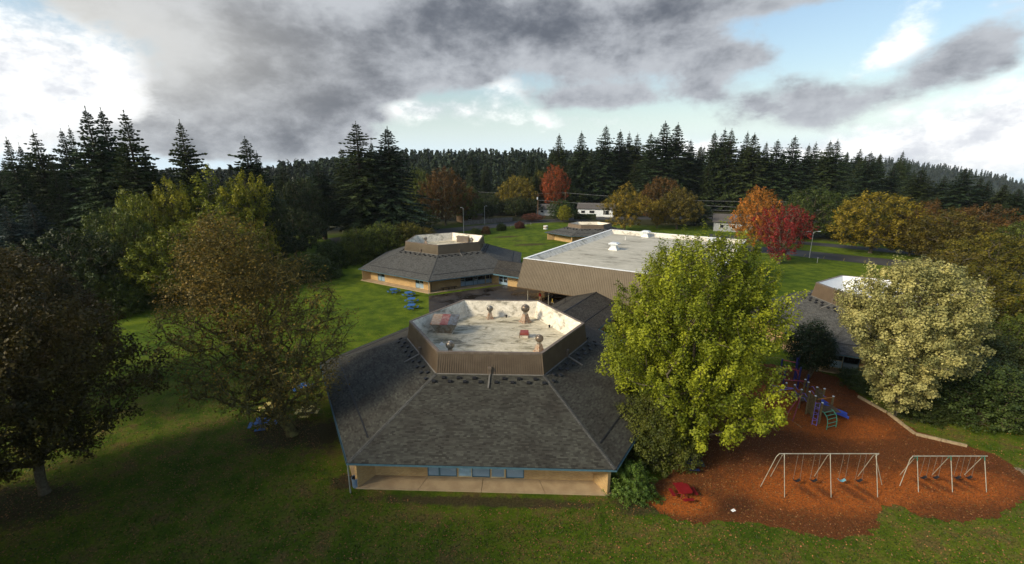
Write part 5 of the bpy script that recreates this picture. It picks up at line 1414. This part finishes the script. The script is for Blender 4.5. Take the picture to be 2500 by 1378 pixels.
# ------------------------------------------------------------------ swings
def swing_set(label, frames, top_y, zt, y_front, y_back, mat, jmat, seats, outrig, z=0.0):
    x0, x1 = frames[0], frames[-1]
    g = thing('swing_set', label, 'swing set', (0.5 * (x0 + x1), top_y, 0), 0, 'swing sets on the mulch')
    ox, oy = 0.5 * (x0 + x1), top_y
    link('top_bar', MB().tube([(x0 - ox - .35, 0, zt), (x1 - ox + .25, 0, zt)], .04, 8).mesh('top_bar', 'steel_pale'), g)
    for i, x in enumerate(frames):
        for (yy, nm) in ((y_front, 'f'), (y_back, 'b')):
            pts = [(x - ox - .25 * (yy == y_front), yy - oy, 0), (x - ox - .03, (yy - oy) * .14, zt - .30), (x - ox, (yy - oy) * .05, zt - .06), (x - ox, 0, zt + .02)]
            leg = link('leg', MB().tube(pts[:2], .027, 8).mesh('leg', mat), g)
            link('elbow', MB().tube(pts[1:], .036, 8).mesh('elbow', jmat), leg)
    for (xf, yf, xt) in outrig:
        link('leg', MB().tube([(xf - ox, yf - oy, 0), (xt - ox - .2, (yf - oy) * .1, zt - .25), (xt - ox, 0, zt)], .027, 8).mesh('leg', mat), g)
    for (x, m2, w) in seats:
        for sx in (-.26, .26):
            link('chain', MB().tube([(x - ox + sx * .8, 0, zt - .04), (x - ox + sx, -.03, .62)], .014, 4).mesh('chain', 'chain'), g)
        mb = MB(); n_ = 7; P = [(-.28 + .56 * q / 6, .60 - .16 * math.sin(PI * q / 6)) for q in range(n_)]
        for q in range(6):
            (a, za), (c, zc) = P[q], P[q + 1]
            mb.hexa([(x - ox + a, -.12, za), (x - ox + c, -.12, zc), (x - ox + c, .09, zc), (x - ox + a, .09, za), (x - ox + a, -.12, za + .03), (x - ox + c, -.12, zc + .03), (x - ox + c, .09, zc + .03), (x - ox + a, .09, za + .03)])
        link('swing_seat', mb.mesh('swing_seat', m2), g)
    return g
swing_set('wide pale steel swing set with four swings', [20.75, 24.25, 27.75], 30.0, 2.88, 28.75, 31.1, 'steel_pale', 'steel_pale', [(22.05, 'rubber', 1), (23.35, 'rubber', 1), (25.55, 'seat_teal', 1), (26.85, 'rubber', 1)], [(19.3, 29.9, 20.4), (28.9, 30.1, 28.0)])
swing_set('swing set with dark green corner joints at the right', [31.3, 33.9, 36.5], 30.35, 2.42, 29.3, 31.3, 'steel_pale', 'steel_green', [(32.15, 'rubber', 1), (33.1, 'rubber', 1), (34.8, 'rubber', 1), (35.7, 'rubber', 1)], [(30.2, 30.0, 31.0)])

# ------------------------------------------------------------------ wooden play structure
g = thing('play_structure', 'wooden climbing structure with blue slide and green arched ladder', 'play structure', (30.5, 41, 0))
def lo(x, y, z): return (x - 30.5, y - 41, z)
def post(x, y, h):
    o = link('post', MB().frustum(lo(x, y, 0)[:2], .10, .095, 0, h, 8).mesh('post', 'wood_post'), g)
    link('post_cap', MB().frustum(lo(x, y, 0)[:2], .11, .08, h + .002, h + .06, 8).mesh('post_cap', 'white_metal'), o)
for (x, y, h) in [(29.5, 42.8, 2.0), (29.45, 41.6, 2.1), (29.5, 40.5, 2.45), (29.6, 39.75, 2.4), (29.6, 38.7, 2.25), (31.7, 40.2, 2.1), (31.3, 43.4, 2.0), (31.2, 41.9, 2.2), (31.3, 41.0, 2.5), (29.4, 44.0, 1.6), (27.0, 42.7, 1.4), (31.5, 44.2, 1.9)]: post(x, y, h)
for k in range(5): link('plank', MB().box(29.65 - 30.5 + k * .33, 29.95 - 30.5 + k * .33, 41.65 - 41, 42.75 - 41, .75, .80).mesh('plank', 'wood_dark'), g)
for k in range(6): link('plank', MB().box(29.7 - 30.5 + k * .33, 30.0 - 30.5 + k * .33, 38.8 - 41, 40.45 - 41, 1.15, 1.21).mesh('plank', 'wood_dark'), g)
for k in range(4): link('plank', MB().box(29.6 - 30.5, 31.2 - 30.5, 42.85 - 41 + k * .28, 43.1 - 41 + k * .28, .45, .50).mesh('plank', 'wood_dark'), g)
for k in range(6): link('board', MB().box(29.50 - 30.5, 29.60 - 30.5, 39.80 - 41 + k * .115, 39.90 - 41 + k * .115, .25 + .15 * (k % 2), 2.1 + .12 * (k % 3)).mesh('board', 'wood_post'), g)
for k in range(5): link('board', MB().box(31.22 - 30.5, 31.32 - 30.5, 41.05 - 41 + k * .16, 41.19 - 41 + k * .16, .9, 2.2 - .1 * (k % 2)).mesh('board', 'wood_post'), g)
# wavy purple rails
for zz in (1.35, 1.85):
    for (xa) in (29.5, 31.25):
        link('rail', MB().tube([lo(xa, 42.75 - 2.2 * q / 12, zz + .09 * math.sin(q * 1.6)) for q in range(13)], .035, 6).mesh('rail', 'purple'), g)
link('rail', MB().tube([lo(27.0, 42.7, 1.35), lo(29.5, 42.8, 1.6)], .05, 6).mesh('rail', 'purple'), g)
link('rail', MB().tube([lo(27.6, 43.6, 1.5), lo(29.4, 42.9, 1.6)], .035, 6).mesh('rail', 'purple'), g)
link('rail', MB().tube([lo(31.5, 44.2, 1.7), lo(29.6, 44.8, 1.6)], .05, 6).mesh('rail', 'play_red'), g)
link('rail', MB().tube([lo(29.7, 39.5, 2.2), lo(31.6, 40.2, 2.0)], .04, 6).mesh('rail', 'play_orange'), g)
for (x, y) in ((27.0, 39.6), (27.3, 39.1)): link('sliding_pole', MB().tube([lo(x, y, 0), lo(x + .5, y + .5, .6), lo(29.2, 41.2, 1.75), lo(29.45, 41.3, 1.8)], .04, 6).mesh('sliding_pole', 'play_red'), g)
# purple lattice ladder
la = link('ladder', MB().tube([lo(28.85, 38.55, 0), lo(29.55, 39.5, 1.9)], .035, 6).tube([lo(29.15, 38.35, 0), lo(29.85, 39.3, 1.9)], .035, 6).mesh('ladder', 'purple'), g)
for k in range(8):
    t_ = (k + .5) / 8; a = Vector(lo(28.85, 38.55, 0)).lerp(Vector(lo(29.55, 39.5, 1.9)), t_); c = Vector(lo(29.15, 38.35, 0)).lerp(Vector(lo(29.85, 39.3, 1.9)), min(1, t_ + (.06 if k % 2 else -.04)))
    link('rung', MB().tube([a, c], .028, 5).mesh('rung', 'purple'), la)
# green arched climber
ar = None; side = []
for (xa, ya) in ((29.7, 37.7), (30.85, 38.1)):
    pts = [Vector(lo(xa, ya, 0)), Vector(lo(xa, ya + .02, .7)), Vector(lo(xa + .02, ya + .25, 1.15)), Vector(lo(xa + .02, ya + .7, 1.38)), Vector(lo(xa + .02, ya + 1.0, 1.36))]; side.append(pts)
ar = link('arched_ladder', MB().tube(side[0], .04, 6).tube(side[1], .04, 6).mesh('arched_ladder', 'ladder_green'), g)
for f in (.35, .9, 1.6, 2.3, 3.0):
    i = int(f); a = side[0][i].lerp(side[0][i + 1], f - i); c = side[1][i].lerp(side[1][i + 1], f - i)
    link('rung', MB().tube([a, c], .032, 6).mesh('rung', 'ladder_green'), ar)
# blue slide trough
mb = MB(); S0, S1 = Vector(lo(30.9, 40.5, 1.25)), Vector(lo(33.0, 39.55, .18)); dr = (S1 - S0); sd = Vector((-dr.y, dr.x, 0)).normalized() * .34
prev = None
for q in range(9):
    t_ = q / 8; c = S0.lerp(S1, t_); c.z = .18 + (1.25 - .18) * (1 - t_) ** 1.25 + .06 * math.sin(t_ * 9)
    ring = [c - sd * 1.1 + Vector((0, 0, .26)), c - sd, c + sd, c + sd * 1.1 + Vector((0, 0, .26))]
    if prev:
        for k in range(3):
            mb.hexa([prev[k] - Vector((0, 0, .03)), ring[k] - Vector((0, 0, .03)), ring[k + 1] - Vector((0, 0, .03)), prev[k + 1] - Vector((0, 0, .03)), prev[k], ring[k], ring[k + 1], prev[k + 1]])
    prev = ring
link('slide', mb.mesh('slide', 'play_blue'), g)
# second climber behind it: navy posts, red rails
g = thing('climbing_frame', 'navy and red climbing frame half hidden behind the big tree', 'climbing frame', (32.4, 46.6, 0))
def lo2(x, y, z): return (x - 32.4, y - 46.6, z)
for (x, y, h) in [(31.9, 45.8, 2.6), (33.2, 46.2, 1.5), (32.6, 47.6, 2.9), (33.2, 48.2, 2.9), (30.9, 46.8, 2.3), (31.4, 48.4, 2.4)]:
    link('post', MB().frustum(lo2(x, y, 0)[:2], .09, .09, 0, h, 8).mesh('post', 'play_navy'), g)
link('rail', MB().tube([lo2(30.9, 46.8, 2.1), lo2(31.9, 45.8, 2.1)], .05, 6).mesh('rail', 'play_red'), g); link('rail', MB().tube([lo2(31.4, 48.4, 2.3), lo2(32.6, 47.6, 2.3)], .05, 6).mesh('rail', 'play_red'), g)
link('rail', MB().tube([lo2(31.9, 45.8, 1.4), lo2(32.6, 47.6, 1.6)], .05, 6).mesh('rail', 'play_red'), g); link('rail', MB().tube([lo2(30.9, 46.8, 1.2), lo2(31.4, 48.4, 1.4)], .05, 6).mesh('rail', 'play_red'), g)
mb = MB(); pts = [(32.0, 46.0, 1.1), (32.4, 46.0, .6), (32.9, 45.95, .3), (33.3, 45.9, .25)]
for q in range(3):
    a, c = pts[q], pts[q + 1]; mb.hexa([lo2(a[0], a[1] - .3, a[2] - .04), lo2(c[0], c[1] - .3, c[2] - .04), lo2(c[0], c[1] + .3, c[2] - .04), lo2(a[0], a[1] + .3, a[2] - .04), lo2(a[0], a[1] - .3, a[2]), lo2(c[0], c[1] - .3, c[2]), lo2(c[0], c[1] + .3, c[2]), lo2(a[0], a[1] + .3, a[2])])
link('slide', mb.mesh('slide', 'play_navy'), g)

# ------------------------------------------------------------------ people under the canopy
def person(label, x, y, rot, top, legs, lean=0.0, stride=.16, slot_shoe='white_paint'):
    """one continuous skinned body; clothes are face materials"""
    V = [(0, 0, .92), (0, .02 + lean * .3, 1.15), (0, .02 + lean, 1.38), (0, .03 + lean * 1.2, 1.50), (0, .05 + lean * 1.4, 1.66),
         (.10, 0, .88), (.11, stride * .5, .48), (.11, stride, .07), (.11, stride + .14, .04), (-.10, 0, .88), (-.11, -stride * .3, .48), (-.11, -stride, .09), (-.11, -stride + .14, .04),
         (.19, .02 + lean, 1.36), (.25, -.02 + lean * .8, 1.10), (.22, .14 + lean * .8, .92), (.21, .20 + lean * .8, .86), (-.19, .02 + lean, 1.36), (-.25, .0 + lean * .8, 1.10), (-.22, .16 + lean * .8, .94), (-.21, .22 + lean * .8, .88)]
    Ed = [(0, 1), (1, 2), (2, 3), (3, 4), (0, 5), (5, 6), (6, 7), (7, 8), (0, 9), (9, 10), (10, 11), (11, 12), (2, 13), (13, 14), (14, 15), (15, 16), (2, 17), (17, 18), (18, 19), (19, 20)]
    rad = [(.15, .11), (.14, .11), (.15, .11), (.065, .065), (.095, .11), (.09, .09), (.065, .065), (.05, .05), (.045, .035), (.09, .09), (.065, .065), (.05, .05), (.045, .035), (.075, .075), (.055, .055), (.045, .045), (.04, .03), (.075, .075), (.055, .055), (.045, .045), (.04, .03)]
    me = bpy.data.meshes.new('body'); me.from_pydata(V, Ed, [])
    o = bpy.data.objects.new('person', me); COL.objects.link(o)
    sm = o.modifiers.new('skin', 'SKIN'); o.modifiers.new('sub', 'SUBSURF').levels = 1
    if not me.skin_vertices: me.attributes.new('x', 'FLOAT', 'POINT')
    for i, r_ in enumerate(rad): me.skin_vertices[0].data[i].radius = r_
    me.skin_vertices[0].data[0].use_root = True
    dg = bpy.context.evaluated_depsgraph_get(); ev = o.evaluated_get(dg)
    nm = bpy.data.meshes.new_from_object(ev); bpy.data.objects.remove(o)
    nm.materials.clear()
    for mm in (top, legs, 'skin', slot_shoe): nm.materials.append(MATS[mm])
    for p in nm.polygons:
        c = p.center
        p.material_index = 2 if (c.z > 1.50 and c.y > .0 + lean) else (3 if c.z < .10 else (1 if c.z < .90 and abs(c.x) < .17 else (2 if c.z < .90 else 0)))
        p.use_smooth = True
    ob = link('person', nm, loc=(x, y, 0), rot=rot); ob['label'] = label; ob['category'] = 'person'
    hair = MB().lathe((0, .04 + lean * 1.4, 1.66), [(.09, -.02), (.105, .05), (.085, .11), (.03, .14)], 10)
    link('hood', hair.mesh('hood', top if top == 'jacket_red' else 'cloth_dark', smooth=True), ob)
    return ob
person('person in a red hooded jacket walking under the canopy', 5.2, 79.4, 2.3, 'jacket_red', 'skin', .10)
person('person in dark top and yellow shorts behind a canopy post', 7.3, 78.0, -1.9, 'cloth_dark', 'cloth_yellow', .02)

# ------------------------------------------------------------------ street lamps, poles, wires, fence, houses
def lamp(label, x, y, h, arms, mat='lamp_grey'):
    g = thing('street_lamp', label, 'street lamp', (x, y, 0))
    link('pole', MB().frustum((0, 0), .10, .06, 0, h, 10).mesh('pole', mat), g)
    for dx_ in arms:
        link('arm', MB().tube([(0, 0, h - .6), (dx_ * .3, 0, h + .05), (dx_ * .8, 0, h + .18), (dx_ * 1.2, 0, h + .15)], .05, 6).mesh('arm', mat), g)
        link('lamp_head', MB().hexa([(dx_ * 1.1, -.14, h + .08), (dx_ * 1.9, -.10, h + .10), (dx_ * 1.9, .10, h + .10), (dx_ * 1.1, .14, h + .08), (dx_ * 1.1, -.12, h + .22), (dx_ * 1.9, -.08, h + .18), (dx_ * 1.9, .08, h + .18), (dx_ * 1.1, .12, h + .22)]).mesh('lamp_head', 'white_metal'), g)
lamp('double-armed street lamp beside the crimson tree', 80.0, 119.1, 7.0, (-1, 1))
lamp('single lamp on a thin pole behind the far hexagonal roof', -17.2, 160, 9.6, (-.5,))
lamp('small far street lamp among the dark trees left of centre', -11.5, 190, 7.5, (.6,))
lamp('thin dark post left of the tall rusty brown tree', -49, 178, 8.5, (.5,), 'wood_dark')
def utility(label, x, y, h, tr=True):
    g = thing('utility_pole', label, 'utility pole', (x, y, 0), R(20))
    link('pole', MB().frustum((0, 0), .17, .12, 0, h, 8).mesh('pole', 'pole_wood'), g)
    link('crossarm', MB().box(-1.1, 1.1, -.06, .06, h - .7, h - .55).mesh('crossarm', 'pole_wood'), g)
    if tr: link('transformer', MB().frustum((-.35, -.1), .28, .28, h - 2.6, h - 1.5, 12).mesh('transformer', 'white_metal'), g)
utility('brown utility pole with a grey transformer before the dark trees', 11.9, 209, 11.5)
utility('utility pole partly hidden behind the rounded green tree', 27.0, 232, 11.0, False)
def wire(label, p0, p1, sag=1.0, r=.025):
    p0 = Vector(p0); p1 = Vector(p1)
    pts = []
    for q in range(17):
        t_ = q / 16; p = p0.lerp(p1, t_); p.z -= sag * 4 * t_ * (1 - t_); pts.append(p)
    o = link('power_line', MB().tube(pts, r, 4).mesh('power_line', 'wire')); o['label'] = label; o['category'] = 'power line'; o['group'] = 'overhead wires'
wire('topmost overhead wire running right from the hidden utility pole', (27, 232, 10.6), (120, 190, 9.3), 1.2, .06)
wire('overhead wire from the hidden pole towards the left trees', (27, 232, 10.6), (-30, 250, 11), 1.0, .06)
wire('lower overhead wire running right from the transformer pole', (11.9, 209, 8.6), (120, 178, 6.2), 1.0, .06)
wire('middle overhead wire before the dark trees at the right', (50, 215, 8.6), (125, 170, 7.6), .8, .06)
wire('lowest overhead wire before the grey house', (55, 190, 5.8), (118, 165, 4.6), .6, .055)

g = thing('board_fence', 'weathered wooden board fence behind the far street', 'fence', (-20, 186, 0), math.atan2(14, 20))
for k in range(44):
    link('board', MB().box(k * .56 + .02, k * .56 + .54, -.03, .03, 0, 1.9 + .05 * math.sin(k * 2.3)).mesh('board', 'wood_fence'), g)
for k in range(11): link('post', MB().box(k * 2.24 - .06, k * 2.24 + .06, .04, .16, 0, 2.0).mesh('post', 'wood_fence'), g)
g = thing('wire_fence', 'low wire fence posts along the far lawn edge', 'fence', (-2.5, 176, 0), math.atan2(16, 15))
for k in range(6): link('post', MB().frustum((k * 3.0, 0), .04, .04, 0, 1.3, 6).mesh('post', 'lamp_grey'), g)
for zz in (.3, .75, 1.2): link('strand', MB().tube([(0, 0, zz), (15, 0, zz)], .015, 4).mesh('strand', 'chain'), g)
g = thing('concrete_ring', 'white concrete ring standing on the far lawn', 'concrete ring', (13.1, 175.1, 0))
link('ring', MB().lathe((0, 0, 0), [(.85, 0), (.88, .05), (.88, 1.35), (.82, 1.40), (.70, 1.40), (.70, 1.2)], 20).mesh('ring', 'white_paint'), g); link('stain_band', MB().lathe((0, 0, 0), [(.885, .55), (.89, .56), (.89, .95), (.885, .96)], 20).mesh('stain_band', 'rust_base'), g)

def house(label, x, y, rot, w, d, h, rh, wall, windows, porch=False):
    g = thing('house', label, 'house', (x, y, 0), rot)
    link('wall', MB().box(-w / 2, w / 2, -d / 2, d / 2, 0, h).mesh('wall', wall), g)
    mb = MB(); o = .6
    mb.hexa([(-w / 2 - o, -d / 2 - o, h + .01), (w / 2 + o, -d / 2 - o, h + .01), (w / 2 + o, 0, h + rh), (-w / 2 - o, 0, h + rh), (-w / 2 - o, -d / 2 - o, h + .16), (w / 2 + o, -d / 2 - o, h + .16), (w / 2 + o, 0, h + rh + .15), (-w / 2 - o, 0, h + rh + .15)])
    mb.hexa([(w / 2 + o, d / 2 + o, h + .01), (-w / 2 - o, d / 2 + o, h + .01), (-w / 2 - o, .001, h + rh), (w / 2 + o, .001, h + rh), (w / 2 + o, d / 2 + o, h + .16), (-w / 2 - o, d / 2 + o, h + .16), (-w / 2 - o, .001, h + rh + .15), (w / 2 + o, .001, h + rh + .15)])
    link('roof', mb.mesh('roof', 'house_roof'), g)
    for sx in (-1, 1): link('gable', MB().hexa([(sx * w / 2 - .05, -d / 2, h + .005), (sx * w / 2 + .05, -d / 2, h + .005), (sx * w / 2 + .05, d / 2, h + .005), (sx * w / 2 - .05, d / 2, h + .005), (sx * w / 2 - .05, -.1, h + rh - .05), (sx * w / 2 + .05, -.1, h + rh - .05), (sx * w / 2 + .05, .1, h + rh - .05), (sx * w / 2 - .05, .1, h + rh - .05)]).mesh('gable', wall), g)
    for (a, c, z0, z1) in windows:
        f = link('window', MB().box(a, c, -d / 2 - .06, -d / 2 - .003, z0, z1).mesh('window', 'white_paint'), g)
        link('pane', MB().box(a + .1, c - .1, -d / 2 - .075, -d / 2 - .061, z0 + .1, z1 - .1).mesh('pane', 'glass_dark'), f)
    if porch:
        link('porch', MB().box(w / 2 - 4, w / 2, -d / 2 - 1.6, -d / 2 - .002, 0, .5).mesh('porch', 'white_paint'), g)
        for q in range(3): link('porch_post', MB().box(w / 2 - 4 + q * 1.95, w / 2 - 3.88 + q * 1.95, -d / 2 - 1.58, -d / 2 - 1.46, .5, h).mesh('porch_post', 'white_paint'), g)
house('white ranch house with grey roof left of the golden tree', 41.5, 224, R(-14), 17, 9, 3.6, 2.4, 'house_white', [(-3.0, -.5, 1.5, 2.9), (3.6, 6.6, .9, 3.0), (-7, -5, 1.4, 2.8)], True)
house('pale grey house wing behind the rounded green tree', 17.0, 228, R(-8), 9, 8, 3.2, 2.0, 'house_grey', [(-2.5, -.8, 1.3, 2.6)])
house('grey-white house among the trees above the hall roof', 84, 172, R(-22), 13, 9, 3.4, 2.6, 'house_grey', [(-4.5, -3.0, 1.2, 2.7), (-.5, .9, 1.2, 2.7), (2.8, 4.4, .2, 2.6)])
house('dark cabin behind the board fence', -19, 200, R(30), 9, 7, 2.8, 2.0, 'wood_dark', [(-2, -.5, 1.2, 2.3)])
HE = thing('hedge', 'clipped dark green hedge before the white house', 'hedge', (33.5, 208, 0), R(-6))
rg = np.random.default_rng(77); k = 2600
P_ = np.stack([rg.uniform(-5, 5, k), rg.uniform(-1, 1, k), rg.uniform(.1, 2.3, k)], 1)
ax_ = rg.integers(0, 3, k); P_[ax_ == 0, 2] = 2.3; P_[ax_ == 1, 1] = -1.0
V, F = leaf_quads(P_ + rg.normal(0, .05, (k, 3)), unit(rg.normal(0, .7, (k, 3)) + np.array([0, -.3, .8])), .34, rg)
hc = link('foliage', mesh_np('foliage', V, F, 'leaf', np.clip(rg.normal(.45, .2, k), 0, 1)), HE); hc.color = (.034, .070, .014, 1)
link('hedge_core', MB().box(-4.9, 4.9, -.9, .9, 0, 2.2).mesh('hedge_core', 'bark'), HE)
# road signs by the car park
g = thing('bollard', 'thin bollard post between the road and the right lawn', 'bollard', (77.8, 112.5, 0)); link('post', MB().frustum((0, 0), .05, .05, 0, 1.3, 8).mesh('post', 'lamp_grey'), g); link('cap', MB().frustum((0, 0), .08, .05, 1.3, 1.4, 8).mesh('cap', 'white_metal'), g)

# ------------------------------------------------------------------ fallen leaves, grass tufts, bark chips
def inside(poly, X, Y):
    res = np.zeros(len(X), bool); k = len(poly); j = k - 1
    for i in range(k):
        xi, yi = poly[i]; xj, yj = poly[j]
        c = ((yi > Y) != (yj > Y)) & (X < (xj - xi) * (Y - yi) / (yj - yi + 1e-12) + xi); res ^= c; j = i
    return res
def near_hex(X, Y, loc, r): return np.hypot(X - loc[0], Y - loc[1]) < r
rg = np.random.default_rng(99)
n = 30000
X = rg.uniform(-48, 50, n); Y = 23 + rg.exponential(14, n)
cl = rg.normal(0, 1, (8000, 2)); X = np.concatenate([X, -21 + cl[:4500, 0] * 7, 16 + cl[4500:, 0] * 6]); Y = np.concatenate([Y, 38 + cl[:4500, 1] * 6, 36 + cl[4500:, 1] * 7])
ok = ~near_hex(X, Y, A_LOC, 18.6) & (Y > 22) & (Y < 75) & ~near_hex(X, Y, C_LOC, 15.8); X, Y = X[ok], Y[ok]
on_m = inside(MULCH, X, Y)
P_ = np.stack([X, Y, rg.uniform(.02, .05, len(X))], 1)
V, F = leaf_quads(P_, unit(np.array([0, 0, 1.]) + rg.normal(0, .35, (len(X), 3))), .105, rg)
lit = link('fallen_leaves', mesh_np('fallen_leaves', V, F, 'litter', np.clip(rg.normal(.45, .28, len(X)), 0, 1)), kind='stuff'); lit.color = (.22, .125, .042, 1)
lit['label'] = 'scattered fallen leaves on lawn and mulch'; lit['category'] = 'leaves'
n = 70000
X = rg.uniform(-46, 50, n); Y = 22.5 + rg.exponential(13, n)
ok = ~near_hex(X, Y, A_LOC, 19.6) & (Y < 66) & ~inside(MULCH, X, Y) & ~near_hex(X, Y, C_LOC, 16.6); X, Y = X[ok], Y[ok]; n = len(X)
a = rg.uniform(0, 2 * PI, n); h_ = rg.uniform(.03, .09, n); w_ = rg.uniform(.02, .055, n)
dv = np.stack([np.cos(a), np.sin(a), 0 * a], 1); B0 = np.stack([X, Y, 0 * X], 1); tip = B0 + np.stack([rg.normal(0, .05, n), rg.normal(0, .05, n), h_], 1)
V = np.stack([B0 - dv * w_[:, None], B0 + dv * w_[:, None], tip + dv * .012, tip - dv * .012], 1).reshape(-1, 3)
gt = link('grass', mesh_np('grass', V, np.arange(4 * n).reshape(-1, 4), 'leaf', np.clip(rg.normal(.4, .25, n), 0, 1)), kind='stuff'); gt.color = (.058, .085, .012, 1)
gt['label'] = 'short uneven grass of the school lawn'; gt['category'] = 'grass'
n = 60000
X = rg.uniform(9, 42, n); Y = rg.uniform(24.5, 53, n); ok = inside(MULCH, X, Y); X, Y = X[ok], Y[ok]; n = len(X)
st_ = rg.random(n) < .3; X = X + st_ * rg.normal(0, .45, n); Y = Y + st_ * rg.normal(0, .45, n)
V, F = leaf_quads(np.stack([X, Y, rg.uniform(.015, .05, n)], 1), unit(np.array([0, 0, 1.]) + rg.normal(0, .5, (n, 3))), .10, rg, .35)
bc = link('bark_chips', mesh_np('bark_chips', V, F, 'litter', np.clip(rg.normal(.4, .25, n), 0, 1)), kind='stuff'); bc.color = (.125, .046, .015, 1)
bc['label'] = 'loose orange brown bark chips on the play area'; bc['category'] = 'bark chips'

# ------------------------------------------------------------------ moist air
hm = bpy.data.materials.new('haze'); hm.use_nodes = True; hm.node_tree.nodes.clear()
hv = hm.node_tree.nodes.new('ShaderNodeVolumePrincipled'); ho = hm.node_tree.nodes.new('ShaderNodeOutputMaterial')
hv.inputs['Color'].default_value = (.80, .88, .95, 1); hv.inputs['Density'].default_value = .00006; hv.inputs['Anisotropy'].default_value = .2
hm.node_tree.links.new(hv.outputs[0], ho.inputs['Volume']); MATS['haze'] = hm
link('haze', MB().box(-4300, 4300, -4300, 4300, float(GV[:, 2].min()) - 170, 64).mesh('haze', 'haze'), kind='stuff')
